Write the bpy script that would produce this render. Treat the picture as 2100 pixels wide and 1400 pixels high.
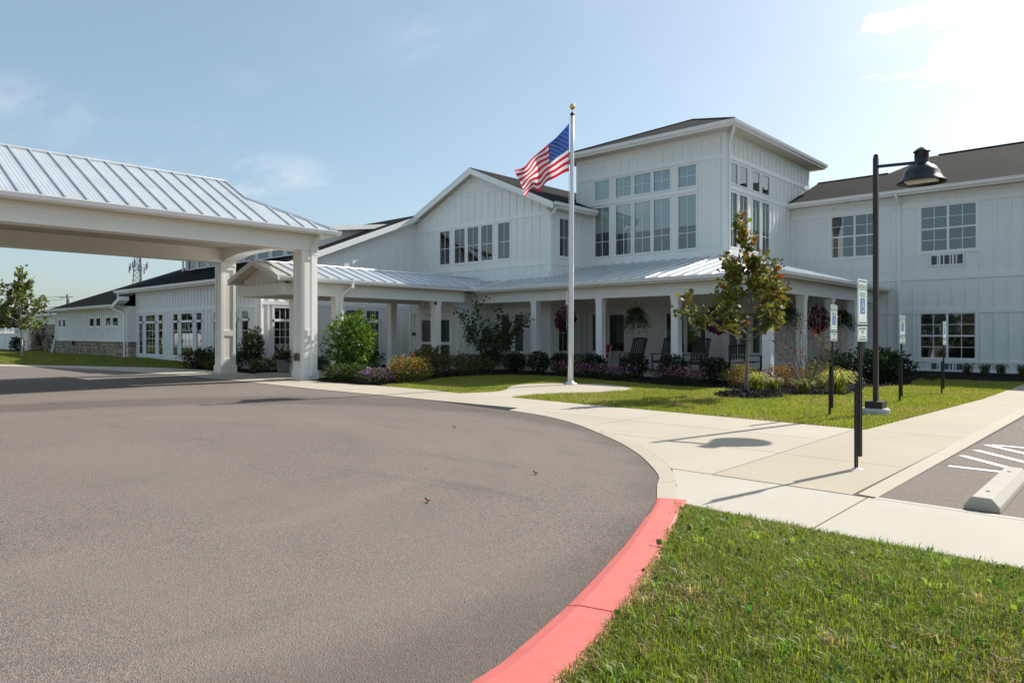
import bpy, math, random
import numpy as np
from math import sin, cos, pi, radians, sqrt

for o in list(bpy.data.objects):
    bpy.data.objects.remove(o)
SC = bpy.context.scene
COL = SC.collection
random.seed(7)
RNG = np.random.default_rng(7)

# ------------------------------------------------------------------ camera
YAW = 0.745
cam_d = bpy.data.cameras.new('camera')
cam_d.sensor_width = 36.0
cam_d.lens = 36.0 * 1436 / 2100
cam_d.shift_y = -16.0 / 2100
cam_d.clip_start = 0.05
cam_d.clip_end = 3000
cam = bpy.data.objects.new('camera', cam_d)
cam.location = (0, 0, 1.5)
cam.rotation_euler = (radians(90), 0, YAW)
COL.objects.link(cam)
SC.camera = cam

# ------------------------------------------------------------------ sky and sun
SUN_AZ, SUN_EL = radians(12), radians(39)      # azimuth from +Y towards +X
wd = bpy.data.worlds.new('World')
SC.world = wd
wd.use_nodes = True
nt = wd.node_tree
for n in list(nt.nodes):
    nt.nodes.remove(n)
W_out = nt.nodes.new('ShaderNodeOutputWorld')
W_bg = nt.nodes.new('ShaderNodeBackground')
W_bg.inputs['Strength'].default_value = 0.101
sky = nt.nodes.new('ShaderNodeTexSky')
sky.sky_type = 'NISHITA'
sky.sun_disc = False
sky.sun_elevation = SUN_EL
sky.sun_rotation = SUN_AZ
sky.altitude = 200
sky.air_density = 1.0
sky.dust_density = 1.9
sky.ozone_density = 1.0


def wn(kind, **kw):
    n = nt.nodes.new(kind)
    for k, v in kw.items():
        setattr(n, k, v)
    return n


def wmath(op, a, b=None, clamp=False):
    n = wn('ShaderNodeMath', operation=op, use_clamp=clamp)
    for i, v in enumerate((a, b)):
        if v is None:
            continue
        if isinstance(v, (int, float)):
            n.inputs[i].default_value = v
        else:
            nt.links.new(v, n.inputs[i])
    return n.outputs[0]


tc = wn('ShaderNodeTexCoord')
sep = wn('ShaderNodeSeparateXYZ')
nt.links.new(tc.outputs['Generated'], sep.inputs[0])
zz = wmath('ADD', wmath('MAXIMUM', sep.outputs[2], 0.0), 0.13)
px = wmath('DIVIDE', sep.outputs[0], zz)
py = wmath('DIVIDE', sep.outputs[1], zz)
cmb = wn('ShaderNodeCombineXYZ')
nt.links.new(px, cmb.inputs[0])
nt.links.new(py, cmb.inputs[1])


def wnoise(scale, detail, rough, off, stretch=(1, 1, 1), rot=0.0):
    mp = wn('ShaderNodeMapping')
    mp.inputs['Location'].default_value = off
    mp.inputs['Scale'].default_value = stretch
    mp.inputs['Rotation'].default_value = (0, 0, rot)
    nt.links.new(cmb.outputs[0], mp.inputs[0])
    n = wn('ShaderNodeTexNoise')
    n.inputs['Scale'].default_value = scale
    n.inputs['Detail'].default_value = detail
    n.inputs['Roughness'].default_value = rough
    nt.links.new(mp.outputs[0], n.inputs['Vector'])
    return n.outputs['Fac']


def wramp(v, a, b):
    n = wn('ShaderNodeMapRange', interpolation_type='SMOOTHSTEP')
    n.inputs[1].default_value = a
    n.inputs[2].default_value = b
    nt.links.new(v, n.inputs[0])
    return n.outputs[0]


def wblob(cx, cy, ax, ay, rot):
    """1 at the centre of a cloud bank, falling to 0 away from it (in cloud-plane units)"""
    mp = wn('ShaderNodeMapping', vector_type='TEXTURE')
    mp.inputs['Location'].default_value = (cx, cy, 0)
    mp.inputs['Rotation'].default_value = (0, 0, rot)
    mp.inputs['Scale'].default_value = (ax, ay, 1)
    nt.links.new(cmb.outputs[0], mp.inputs[0])
    ln = wn('ShaderNodeVectorMath', operation='LENGTH')
    nt.links.new(mp.outputs[0], ln.inputs[0])
    return wmath('SUBTRACT', 1.0, ln.outputs['Value'])


n_big = wnoise(2.6, 10, 0.60, (3.1, 1.7, 0), (1, 1.25, 1), 0.3)
bank = wmath('ADD', wmath('MULTIPLY', wblob(0.16, 2.05, 0.72, 0.95, 0.6), 0.72), wmath('MULTIPLY', wmath('SUBTRACT', n_big, 0.5), 1.5))
cum = wramp(bank, 0.13, 0.24)
n_puff = wnoise(2.4, 8, 0.6, (2.2, 7.7, 0), (1, 1.5, 1))
puff = wmath('MULTIPLY', wramp(n_puff, 0.70, 0.76), 0.8)
n_cir = wnoise(1.2, 10, 0.64, (6.3, 2.4, 0), (0.8, 1.9, 1), 0.9)
n_cir2 = wnoise(0.6, 3, 0.5, (4.4, 8.1, 0))
cir = wmath('MULTIPLY', wmath('MULTIPLY', wramp(n_cir, 0.42, 0.72), wramp(n_cir2, 0.50, 0.64)), 0.55)
cl = wmath('MAXIMUM', wmath('MAXIMUM', cum, puff), cir)
veil = wn('ShaderNodeMix', data_type='RGBA')          # thin even high haze over the whole sky
veil.inputs[0].default_value = 0.30
nt.links.new(sky.outputs[0], veil.inputs[6])
veil.inputs[7].default_value = (3.3, 4.7, 5.2, 1)
mx = wn('ShaderNodeMix', data_type='RGBA')
nt.links.new(cl, mx.inputs[0])
nt.links.new(veil.outputs[2], mx.inputs[6])
mx.inputs[7].default_value = (8.2, 8.25, 8.3, 1)
nt.links.new(mx.outputs[2], W_bg.inputs['Color'])
nt.links.new(W_bg.outputs[0], W_out.inputs[0])

sun_d = bpy.data.lights.new('sun', 'SUN')
sun_d.energy = 4.7
sun_d.angle = radians(0.53)
sun_d.color = (1.0, 0.945, 0.86)
sun = bpy.data.objects.new('sun', sun_d)
sun.rotation_euler = (radians(90) - SUN_EL, 0, pi - SUN_AZ)
sun.location = (0, 0, 40)
COL.objects.link(sun)

SC.view_settings.view_transform = 'Standard'
SC.view_settings.look = 'None'
SC.view_settings.gamma = 1
SC.view_settings.use_curve_mapping = False
SC.view_settings.exposure = 0.6

# ------------------------------------------------------------------ materials
MATS = {}


class NT:
    """tiny node helper"""
    def __init__(s, name):
        s.m = bpy.data.materials.new(name)
        s.m.use_nodes = True
        s.t = s.m.node_tree
        s.b = s.t.nodes['Principled BSDF']
        s.out = s.t.nodes['Material Output']
        s.tc = None

    def n(s, kind, **kw):
        x = s.t.nodes.new(kind)
        for k, v in kw.items():
            setattr(x, k, v)
        return x

    def l(s, a, b):
        s.t.links.new(a, b)

    def co(s):
        if s.tc is None:
            s.tc = s.n('ShaderNodeTexCoord')
        return s.tc.outputs['Object']

    def noise(s, scale, detail=4, rough=.55, stretch=None, rot=0.0):
        v = s.co()
        if stretch:
            mp = s.n('ShaderNodeMapping')
            mp.inputs['Scale'].default_value = stretch
            mp.inputs['Rotation'].default_value = (0, 0, rot)
            s.l(v, mp.inputs[0])
            v = mp.outputs[0]
        x = s.n('ShaderNodeTexNoise')
        x.inputs['Scale'].default_value = scale
        x.inputs['Detail'].default_value = detail
        x.inputs['Roughness'].default_value = rough
        s.l(v, x.inputs['Vector'])
        return x.outputs['Fac']

    def ramp(s, v, a, b):
        x = s.n('ShaderNodeMapRange')
        x.inputs[1].default_value = a
        x.inputs[2].default_value = b
        s.l(v, x.inputs[0])
        return x.outputs[0]

    def mix(s, f, a, b, blend='MIX'):
        x = s.n('ShaderNodeMix', data_type='RGBA', blend_type=blend)
        for i, v in ((0, f), (6, a), (7, b)):
            if isinstance(v, (int, float)):
                x.inputs[i].default_value = v
            elif isinstance(v, tuple):
                x.inputs[i].default_value = v if len(v) == 4 else (*v, 1)
            else:
                s.l(v, x.inputs[i])
        return x.outputs[2]

    def col(s, v):
        if isinstance(v, tuple):
            s.b.inputs['Base Color'].default_value = (*v, 1)
        else:
            s.l(v, s.b.inputs['Base Color'])

    def bump(s, h, strength, dist=.01):
        x = s.n('ShaderNodeBump')
        x.inputs['Strength'].default_value = strength
        x.inputs['Distance'].default_value = dist
        s.l(h, x.inputs['Height'])
        s.l(x.outputs[0], s.b.inputs['Normal'])

    def set(s, **kw):
        for k, v in kw.items():
            s.b.inputs[k].default_value = v
        return s


def M_plain(name, c, rough=.5, metal=0.0, var=.06, scale=3.0, spec=.5, bump=0, bscale=60):
    N = NT(name)
    N.set(Roughness=rough, Metallic=metal)
    N.b.inputs['Specular IOR Level'].default_value = spec
    f = N.noise(scale, 5)
    lo = tuple(max(0, x * (1 - var)) for x in c)
    hi = tuple(min(1, x * (1 + var)) for x in c)
    N.col(N.mix(N.ramp(f, .3, .7), lo, hi))
    if bump:
        N.bump(N.noise(bscale, 3), bump)
    MATS[name] = N.m
    return N.m


M_plain('siding', (.80, .795, .77), .55, var=.025, scale=.8, bump=.06, bscale=25)
M_plain('trim', (.83, .825, .805), .45, var=.02)
M_plain('white_warm_bounce', (.84, .82, .765), .5, var=.025, scale=.7)  # white canopy paint, with warm bounce light from the ground tinted into the colour
M_plain('vinyl', (.85, .85, .84), .35, var=.015)
M_plain('soffit', (.55, .49, .39), .6, var=.03)
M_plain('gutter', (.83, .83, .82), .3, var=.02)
M_plain('interior', (.10, .095, .09), .9, var=.15)
M_plain('shade', (.84, .92, .90), .8, var=.02)
M_plain('blind', (.55, .54, .50), .7, var=.03)
M_plain('black_metal', (.012, .011, .011), .35, var=.2)
M_plain('lamp_black', (.010, .011, .013), .33, var=.15)
M_plain('dark_bronze', (.022, .017, .015), .4, var=.2)
M_plain('silver', (.78, .78, .78), .28, metal=1.0, var=.05)
M_plain('white_pole', (.74, .75, .76), .35, metal=.35, var=.04)
M_plain('gold', (.85, .58, .2), .22, metal=1.0, var=.05)
M_plain('lens', (.75, .74, .68), .4, var=.04)
M_plain('dark_wood', (.045, .038, .034), .55, var=.3, scale=20)
M_plain('brown_wood', (.10, .055, .035), .6, var=.3, scale=15)
M_plain('red_cloth', (.55, .02, .02), .8, var=.08)
M_plain('white_paint', (.78, .78, .76), .6, var=.06, scale=25)
M_plain('sign_white', (.78, .80, .78), .35, var=.01)
M_plain('sign_green', (.02, .22, .13), .4, var=.02)
M_plain('sign_blue', (.01, .17, .46), .4, var=.02)
M_plain('bark_grey', (.20, .175, .15), .85, var=.3, scale=18, bump=.5, bscale=40)
M_plain('bark_pale', (.42, .39, .34), .85, var=.25, scale=14, bump=.4, bscale=40)
M_plain('bark_dark', (.07, .05, .04), .85, var=.3, scale=18)
M_plain('pot_grey', (.20, .19, .20), .6, var=.15)
M_plain('brick_far', (.28, .09, .06), .8, var=.2)
M_plain('green_awning', (.01, .30, .19), .6, var=.1)
M_plain('roof_far', (.06, .045, .04), .8, var=.2)
M_plain('mast_grey', (.16, .165, .17), .6, var=.1)
M_plain('car_white', (.80, .80, .80), .18, var=.01)
M_plain('car_glass', (.015, .02, .022), .05, var=.1)
M_plain('tyre', (.015, .015, .015), .8, var=.2)
M_plain('louver', (.10, .115, .13), .5, var=.1)
M_plain('bronze_plate', (.12, .065, .035), .4, metal=.4, var=.3, scale=40)
M_plain('rusty', (.28, .11, .05), .8, var=.3, scale=30)
M_plain('footing', (.50, .49, .46), .85, var=.1, scale=9, bump=.2)


def m_cloth(name, c):
    N = NT(name)
    N.set(Roughness=.8)
    f = N.noise(9, 4)
    cc = N.mix(N.ramp(f, .3, .7), tuple(x * .95 for x in c), tuple(min(1, x * 1.04) for x in c))
    N.col(cc)
    tl = N.n('ShaderNodeBsdfTranslucent')
    N.l(cc, tl.inputs['Color'])
    ms = N.n('ShaderNodeMixShader')
    ms.inputs[0].default_value = .45
    N.l(N.b.outputs[0], ms.inputs[1])
    N.l(tl.outputs[0], ms.inputs[2])
    N.l(ms.outputs[0], N.out.inputs[0])
    N.bump(N.noise(30, 3), .15, .01)
    MATS[name] = N.m


m_cloth('flag_red', (.66, .022, .05))
m_cloth('flag_white', (.82, .82, .82))
m_cloth('flag_blue', (.02, .075, .33))


def m_metal_roof():
    N = NT('metal_roof')
    N.set(Metallic=.55, Roughness=.34)
    f = N.noise(1.3, 3)
    N.col(N.mix(N.ramp(f, .3, .7), (.62, .645, .67), (.70, .725, .745)))
    N.bump(N.noise(2.5, 2), .05, .05)
    MATS['metal_roof'] = N.m


m_metal_roof()


def m_shingle(name, swap, c1, c2, c3):
    N = NT(name)
    N.set(Roughness=.95)
    N.b.inputs['Specular IOR Level'].default_value = .06
    sp = N.n('ShaderNodeSeparateXYZ')
    N.l(N.co(), sp.inputs[0])
    cb = N.n('ShaderNodeCombineXYZ')
    a, b = (1, 0) if swap else (0, 1)
    N.l(sp.outputs[a], cb.inputs[0])
    N.l(sp.outputs[b], cb.inputs[1])
    br = N.n('ShaderNodeTexBrick')
    br.offset = .5
    br.inputs['Scale'].default_value = 1
    br.inputs['Brick Width'].default_value = .30
    br.inputs['Row Height'].default_value = .135
    br.inputs['Mortar Size'].default_value = .009
    br.inputs['Mortar Smooth'].default_value = .3
    br.inputs['Bias'].default_value = -.1
    br.inputs['Color1'].default_value = (*c1, 1)
    br.inputs['Color2'].default_value = (*c2, 1)
    br.inputs['Mortar'].default_value = (*[x * .35 for x in c1], 1)
    N.l(cb.outputs[0], br.inputs['Vector'])
    f = N.noise(7, 6, .7, (1, 2.2, 1) if not swap else (2.2, 1, 1))
    c = N.mix(N.ramp(f, .35, .75), br.outputs['Color'], c3)
    f2 = N.noise(.5, 3)
    c = N.mix(N.ramp(f2, .3, .8), c, tuple(x * .82 for x in c1))
    N.col(c)
    N.bump(br.outputs['Fac'], -.5, .02)
    MATS[name] = N.m


m_shingle('shingle_grey', False, (.019, .0185, .018), (.044, .042, .0395), (.030, .028, .0265))
m_shingle('shingle_grey_x', True, (.019, .0185, .018), (.044, .042, .0395), (.030, .028, .0265))
m_shingle('shingle_dark', False, (.007, .007, .008), (.016, .016, .018), (.011, .011, .012))
m_shingle('shingle_dark_x', True, (.007, .007, .008), (.016, .016, .018), (.011, .011, .012))


def m_glass():
    N = NT('glass')
    t = N.t
    t.nodes.remove(N.b)
    fr = N.n('ShaderNodeFresnel')
    fr.inputs['IOR'].default_value = 2.1
    tr = N.n('ShaderNodeBsdfTransparent')
    tr.inputs[0].default_value = (.80, .86, .85, 1)
    gl = N.n('ShaderNodeBsdfGlossy')
    gl.inputs['Roughness'].default_value = .01
    gl.inputs['Color'].default_value = (.92, .97, 1, 1)
    ms = N.n('ShaderNodeMixShader')
    N.l(fr.outputs[0], ms.inputs[0])
    N.l(tr.outputs[0], ms.inputs[1])
    N.l(gl.outputs[0], ms.inputs[2])
    # very slight waviness of the sheet
    bp = N.n('ShaderNodeBump')
    bp.inputs['Strength'].default_value = .03
    bp.inputs['Distance'].default_value = .02
    N.l(N.noise(1.5, 2), bp.inputs['Height'])
    N.l(bp.outputs[0], gl.inputs['Normal'])
    N.l(ms.outputs[0], N.out.inputs[0])
    MATS['glass'] = N.m


m_glass()


def m_asphalt():
    N = NT('asphalt')
    N.set(Roughness=.9)
    N.b.inputs['Specular IOR Level'].default_value = .3
    vo = N.n('ShaderNodeTexVoronoi')
    vo.inputs['Scale'].default_value = 125
    N.l(N.co(), vo.inputs['Vector'])
    sepc = N.n('ShaderNodeSeparateColor')
    N.l(vo.outputs['Color'], sepc.inputs[0])
    c = N.mix(N.ramp(sepc.outputs[0], .0, 1.0), (.066, .053, .046), (.255, .215, .188))
    big = N.noise(.22, 5, .6, (1, 1.7, 1), .4)
    c = N.mix(N.ramp(big, .35, .7), c, (.185, .155, .134))
    tyre = N.noise(.9, 4, .6, (.25, 2.2, 1), .35)
    dk = N.mix(1.0, c, (.72, .72, .73), 'MULTIPLY')
    c = N.mix(N.ramp(tyre, .60, .76), c, dk)
    # the turning circle: worn arcs and a fresher dark margin along the kerb
    sx = N.n('ShaderNodeVectorMath', operation='SUBTRACT')
    N.l(N.co(), sx.inputs[0])
    sx.inputs[1].default_value = (-9.5, 2.6, 0)
    flat = N.n('ShaderNodeVectorMath', operation='MULTIPLY')
    N.l(sx.outputs[0], flat.inputs[0])
    flat.inputs[1].default_value = (1, 1, 0)
    ln = N.n('ShaderNodeVectorMath', operation='LENGTH')
    N.l(flat.outputs[0], ln.inputs[0])
    wob = N.n('ShaderNodeMath', operation='MULTIPLY_ADD')
    N.l(N.noise(1.1, 4), wob.inputs[0])
    wob.inputs[1].default_value = .9
    N.l(ln.outputs['Value'], wob.inputs[2])
    R_ = wob.outputs[0]
    edge = N.n('ShaderNodeMapRange', interpolation_type='SMOOTHSTEP')
    N.l(R_, edge.inputs[0])
    edge.inputs[1].default_value = 6.75
    edge.inputs[2].default_value = 7.5
    out = N.n('ShaderNodeMapRange', interpolation_type='SMOOTHSTEP')
    N.l(R_, out.inputs[0])
    out.inputs[1].default_value = 9.5
    out.inputs[2].default_value = 8.6
    ed = N.n('ShaderNodeMath', operation='MULTIPLY')
    N.l(edge.outputs[0], ed.inputs[0])
    N.l(out.outputs[0], ed.inputs[1])
    c = N.mix(ed.outputs[0], c, N.mix(1.0, c, (.70, .69, .69), 'MULTIPLY'))
    for r0, wdt, tone in ((3.4, .32, (.90, .90, .90)), (5.15, .36, (.92, .92, .92)), (6.0, .12, (.90, .90, .90)), (4.3, .3, (1.10, 1.10, 1.09)), (1.7, .4, (.92, .92, .92))):
        sb = N.n('ShaderNodeMath', operation='SUBTRACT')
        N.l(R_, sb.inputs[0])
        sb.inputs[1].default_value = r0 + .45
        ab = N.n('ShaderNodeMath', operation='ABSOLUTE')
        N.l(sb.outputs[0], ab.inputs[0])
        bd = N.n('ShaderNodeMapRange', interpolation_type='SMOOTHSTEP')
        N.l(ab.outputs[0], bd.inputs[0])
        bd.inputs[1].default_value = wdt
        bd.inputs[2].default_value = 0.0
        gate = N.n('ShaderNodeMath', operation='MULTIPLY')
        N.l(bd.outputs[0], gate.inputs[0])
        N.l(N.ramp(N.noise(.5 + r0 * .07, 3), .42, .62), gate.inputs[1])
        c = N.mix(gate.outputs[0], c, N.mix(1.0, c, tone, 'MULTIPLY'))
    fine = N.noise(38, 3, .7)
    lt = N.mix(1.0, c, (1.22, 1.2, 1.18), 'MULTIPLY')
    c = N.mix(N.ramp(fine, .45, .7), c, lt)
    N.col(c)
    hsum = N.n('ShaderNodeMath', operation='ADD')
    N.l(vo.outputs['Distance'], hsum.inputs[0])
    N.l(N.noise(70, 3), hsum.inputs[1])
    N.bump(hsum.outputs[0], .75, .006)
    MATS['asphalt'] = N.m


m_asphalt()


def m_concrete(name, c, stretch):
    N = NT(name)
    N.set(Roughness=.85)
    N.b.inputs['Specular IOR Level'].default_value = .3
    lo = tuple(x * .86 for x in c)
    hi = tuple(min(1, x * 1.07) for x in c)
    col = N.mix(N.ramp(N.noise(.55, 6, .6), .3, .72), lo, hi)
    broom = N.noise(14, 4, .7, stretch)
    col = N.mix(N.ramp(broom, .35, .75), col, tuple(x * .90 for x in c))
    oi = N.n('ShaderNodeObjectInfo')
    tint = N.mix(oi.outputs['Random'], (.965, .955, .94), (1.0, 1.0, 1.0))
    col = N.mix(1.0, col, tint, 'MULTIPLY')
    sp = N.noise(5.5, 6, .7)
    col = N.mix(N.ramp(sp, .66, .80), col, tuple(x * .72 for x in c))
    N.col(col)
    N.bump(N.noise(60, 4, .7, stretch), .25, .004)
    MATS[name] = N.m


m_concrete('concrete', (.45, .402, .325), (.35, 3, 1))
m_concrete('concrete_x', (.45, .402, .325), (3, .35, 1))
m_concrete('concrete_white', (.445, .42, .365), (1, 1, 1))
m_concrete('concrete_tan', (.425, .37, .285), (3, .35, 1))
m_concrete('concrete_pale', (.455, .423, .36), (.35, 3, 1))


def m_red():
    N = NT('red_kerb_paint')
    N.set(Roughness=.6)
    f = N.noise(9, 6, .65)
    c = N.mix(N.ramp(f, .3, .75), (.52, .115, .095), (.58, .155, .13))
    worn = N.noise(3.5, 8, .75)
    c = N.mix(N.ramp(worn, .68, .80), c, (.62, .33, .27))
    N.col(c)
    N.bump(N.noise(90, 4), .3, .004)
    MATS['red_kerb_paint'] = N.m


m_red()


def m_attr(name, rough=.6, trans=.35, spec=.35):
    N = NT(name)
    at = N.n('ShaderNodeAttribute')
    at.attribute_name = 'col'
    N.col(at.outputs['Color'])
    N.set(Roughness=rough)
    N.b.inputs['Specular IOR Level'].default_value = spec
    if trans:
        tl = N.n('ShaderNodeBsdfTranslucent')
        N.l(N.mix(1.0, at.outputs['Color'], (1.25, 1.3, .75), 'MULTIPLY'), tl.inputs['Color'])
        ms = N.n('ShaderNodeMixShader')
        ms.inputs[0].default_value = trans
        N.l(N.b.outputs[0], ms.inputs[1])
        N.l(tl.outputs[0], ms.inputs[2])
        N.l(ms.outputs[0], N.out.inputs[0])
    MATS[name] = N.m


m_attr('leaf')
m_attr('grass_blade', .45, .45, .4)
m_attr('stone', .9, 0, .2)
m_attr('petal', .6, .3, .2)
m_attr('mulch', .8, 0, .4)


def m_soil(name, a, b, scale=3):
    N = NT(name)
    N.set(Roughness=.95)
    N.b.inputs['Specular IOR Level'].default_value = .1
    c = N.mix(N.ramp(N.noise(scale, 7, .65), .3, .7), a, b)
    c = N.mix(N.ramp(N.noise(60, 3, .6), .35, .7), c, tuple(x * .55 for x in a))
    N.col(c)
    N.bump(N.noise(45, 5, .7), .8, .03)
    MATS[name] = N.m


m_soil('lawn_soil', (.10, .11, .03), (.16, .15, .055), 1.2)
m_soil('far_ground', (.06, .08, .025), (.09, .10, .035), .2)
m_soil('mulch_bed', (.012, .009, .008), (.022, .017, .015), 6)

# ------------------------------------------------------------------ mesh helpers
class MB:
    def __init__(s):
        s.v = []
        s.f = []
        s.mi = []

    def add(s, vs, fs, mi=0):
        o = len(s.v)
        s.v += [tuple(v) for v in vs]
        s.f += [tuple(i + o for i in f) for f in fs]
        s.mi += [mi] * len(fs)
        return s

    def box(s, x0, x1, y0, y1, z0, z1, mi=0):
        if x0 > x1: x0, x1 = x1, x0
        if y0 > y1: y0, y1 = y1, y0
        if z0 > z1: z0, z1 = z1, z0
        return s.add([(x0, y0, z0), (x1, y0, z0), (x1, y1, z0), (x0, y1, z0), (x0, y0, z1), (x1, y0, z1), (x1, y1, z1), (x0, y1, z1)],
                     [(0, 3, 2, 1), (4, 5, 6, 7), (0, 1, 5, 4), (1, 2, 6, 5), (2, 3, 7, 6), (3, 0, 4, 7)], mi)

    def poly(s, pts, mi=0):
        return s.add(pts, [tuple(range(len(pts)))], mi)

    def slab(s, top, off, mi=0):
        """polygon 'top' thickened by the vector off"""
        n = len(top)
        bot = [(p[0] + off[0], p[1] + off[1], p[2] + off[2]) for p in top]
        fs = [tuple(range(n)), tuple(range(2 * n - 1, n - 1, -1))]
        fs += [(i, n + i, n + (i + 1) % n, (i + 1) % n) for i in range(n)]
        return s.add(list(top) + bot, fs, mi)

    def tube(s, path, rad, n=8, cap=True, mi=0, square=False):
        P = [np.array(p, float) for p in path]
        if not hasattr(rad, '__len__'):
            rad = [rad] * len(P)
        vs = []
        up = None
        for i, p in enumerate(P):
            d = (P[min(i + 1, len(P) - 1)] - P[max(i - 1, 0)])
            d = d / (np.linalg.norm(d) + 1e-9)
            if up is None:
                up = np.array([0, 0, 1.]) if abs(d[2]) < .9 else np.array([0, 1., 0])
            a = np.cross(d, up)
            a /= np.linalg.norm(a) + 1e-9
            b = np.cross(a, d)
            up = b
            for k in range(n):
                t = 2 * pi * k / n + (pi / 4 if square else 0)
                vs.append(tuple(p + rad[i] * (cos(t) * a + sin(t) * b)))
        fs = []
        for i in range(len(P) - 1):
            for k in range(n):
                fs.append((i * n + k, i * n + (k + 1) % n, (i + 1) * n + (k + 1) % n, (i + 1) * n + k))
        if cap:
            fs.append(tuple(range(n - 1, -1, -1)))
            fs.append(tuple((len(P) - 1) * n + k for k in range(n)))
        return s.add(vs, fs, mi)

    def lathe(s, prof, c=(0, 0, 0), n=24, mi=0):
        """profile [(r,z)...] about a vertical axis"""
        vs = []
        for r, z in prof:
            for k in range(n):
                t = 2 * pi * k / n
                vs.append((c[0] + r * cos(t), c[1] + r * sin(t), c[2] + z))
        fs = []
        for i in range(len(prof) - 1):
            for k in range(n):
                fs.append((i * n + k, i * n + (k + 1) % n, (i + 1) * n + (k + 1) % n, (i + 1) * n + k))
        return s.add(vs, fs, mi)

    def mesh(s, name, mats, smooth=False):
        me = bpy.data.meshes.new(name)
        me.from_pydata(s.v, [], s.f)
        if not isinstance(mats, (list, tuple)):
            mats = [mats]
        for m in mats:
            me.materials.append(MATS[m])
        if len(mats) > 1:
            me.polygons.foreach_set('material_index', s.mi)
        if smooth:
            me.polygons.foreach_set('use_smooth', [True] * len(me.polygons))
        me.update()
        return me

    def build(s, name, mats, parent=None, smooth=False, loc=None):
        o = bpy.data.objects.new(name, s.mesh(name, mats, smooth))
        COL.objects.link(o)
        put(o, parent)
        if loc:
            o.location = loc
        return o


def put(o, parent):
    """parent o while keeping its vertices in world coordinates (roots carry no rotation then)"""
    if parent is not None:
        o.parent = parent
        if parent.parent is None:
            o.location = -parent.location
    return o


def tag(o, label, cat, group=None):
    o['label'] = label
    o['category'] = cat
    if group:
        o['group'] = group
    return o


def thing(name, label, cat, loc=(0, 0, 0), group=None):
    o = bpy.data.objects.new(name, None)
    o.empty_display_size = .2
    o.location = loc
    COL.objects.link(o)
    return tag(o, label, cat, group)


def struct(o):
    o['kind'] = 'structure'
    return o


def stuff(o):
    o['kind'] = 'stuff'
    return o


def copy_tree(o, parent=None):
    c = o.copy()
    COL.objects.link(c)
    c.parent = parent
    for ch in o.children:
        copy_tree(ch, c)
    return c


UNIT = MB().box(-.5, .5, -.5, .5, -.5, .5)
UNIT_ME = {}


def unit_box(name, mat, c, dim, parent):
    """a box object that shares one unit-cube mesh per material"""
    if mat not in UNIT_ME:
        UNIT_ME[mat] = UNIT.mesh('box_' + mat, mat)
    o = bpy.data.objects.new(name, UNIT_ME[mat])
    COL.objects.link(o)
    put(o, parent)
    o.location = (o.location[0] + c[0], o.location[1] + c[1], o.location[2] + c[2])
    o.scale = dim
    return o


def clip_half(poly, nx, ny, c):
    """keep nx*x+ny*y<=c"""
    out = []
    for i in range(len(poly)):
        a, b = poly[i], poly[(i + 1) % len(poly)]
        da, db = nx * a[0] + ny * a[1] - c, nx * b[0] + ny * b[1] - c
        if da <= 0:
            out.append(a)
        if (da < 0 < db) or (db < 0 < da):
            t = da / (da - db)
            out.append((a[0] + t * (b[0] - a[0]), a[1] + t * (b[1] - a[1])))
    return out


def clip_rect(poly, x0, x1, y0, y1):
    for h in ((-1, 0, -x0), (1, 0, x1), (0, -1, -y0), (0, 1, y1)):
        if len(poly) < 3:
            return []
        poly = clip_half(poly, *h)
    return poly


def area(p):
    return .5 * sum(p[i][0] * p[(i + 1) % len(p)][1] - p[(i + 1) % len(p)][0] * p[i][1] for i in range(len(p)))


def smooth(pts, n=4):
    """Catmull-Rom through the points"""
    P = [np.array(p, float) for p in pts]
    out = []
    for i in range(len(P) - 1):
        p0, p1, p2, p3 = P[max(i - 1, 0)], P[i], P[i + 1], P[min(i + 2, len(P) - 1)]
        for k in range(n):
            t = k / n
            q = .5 * (2 * p1 + (p2 - p0) * t + (2 * p0 - 5 * p1 + 4 * p2 - p3) * t * t + (3 * p1 - p0 - 3 * p2 + p3) * t ** 3)
            out.append(tuple(q))
    out.append(tuple(P[-1]))
    return out


def in_poly(x, y, poly):
    """vectorised point in polygon"""
    r = np.zeros(len(x), bool)
    n = len(poly)
    for i in range(n):
        x0, y0 = poly[i]
        x1, y1 = poly[(i + 1) % n]
        c = ((y0 > y) != (y1 > y)) & (x < (x1 - x0) * (y - y0) / ((y1 - y0) if y1 != y0 else 1e-9) + x0)
        r ^= c
    return r


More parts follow.
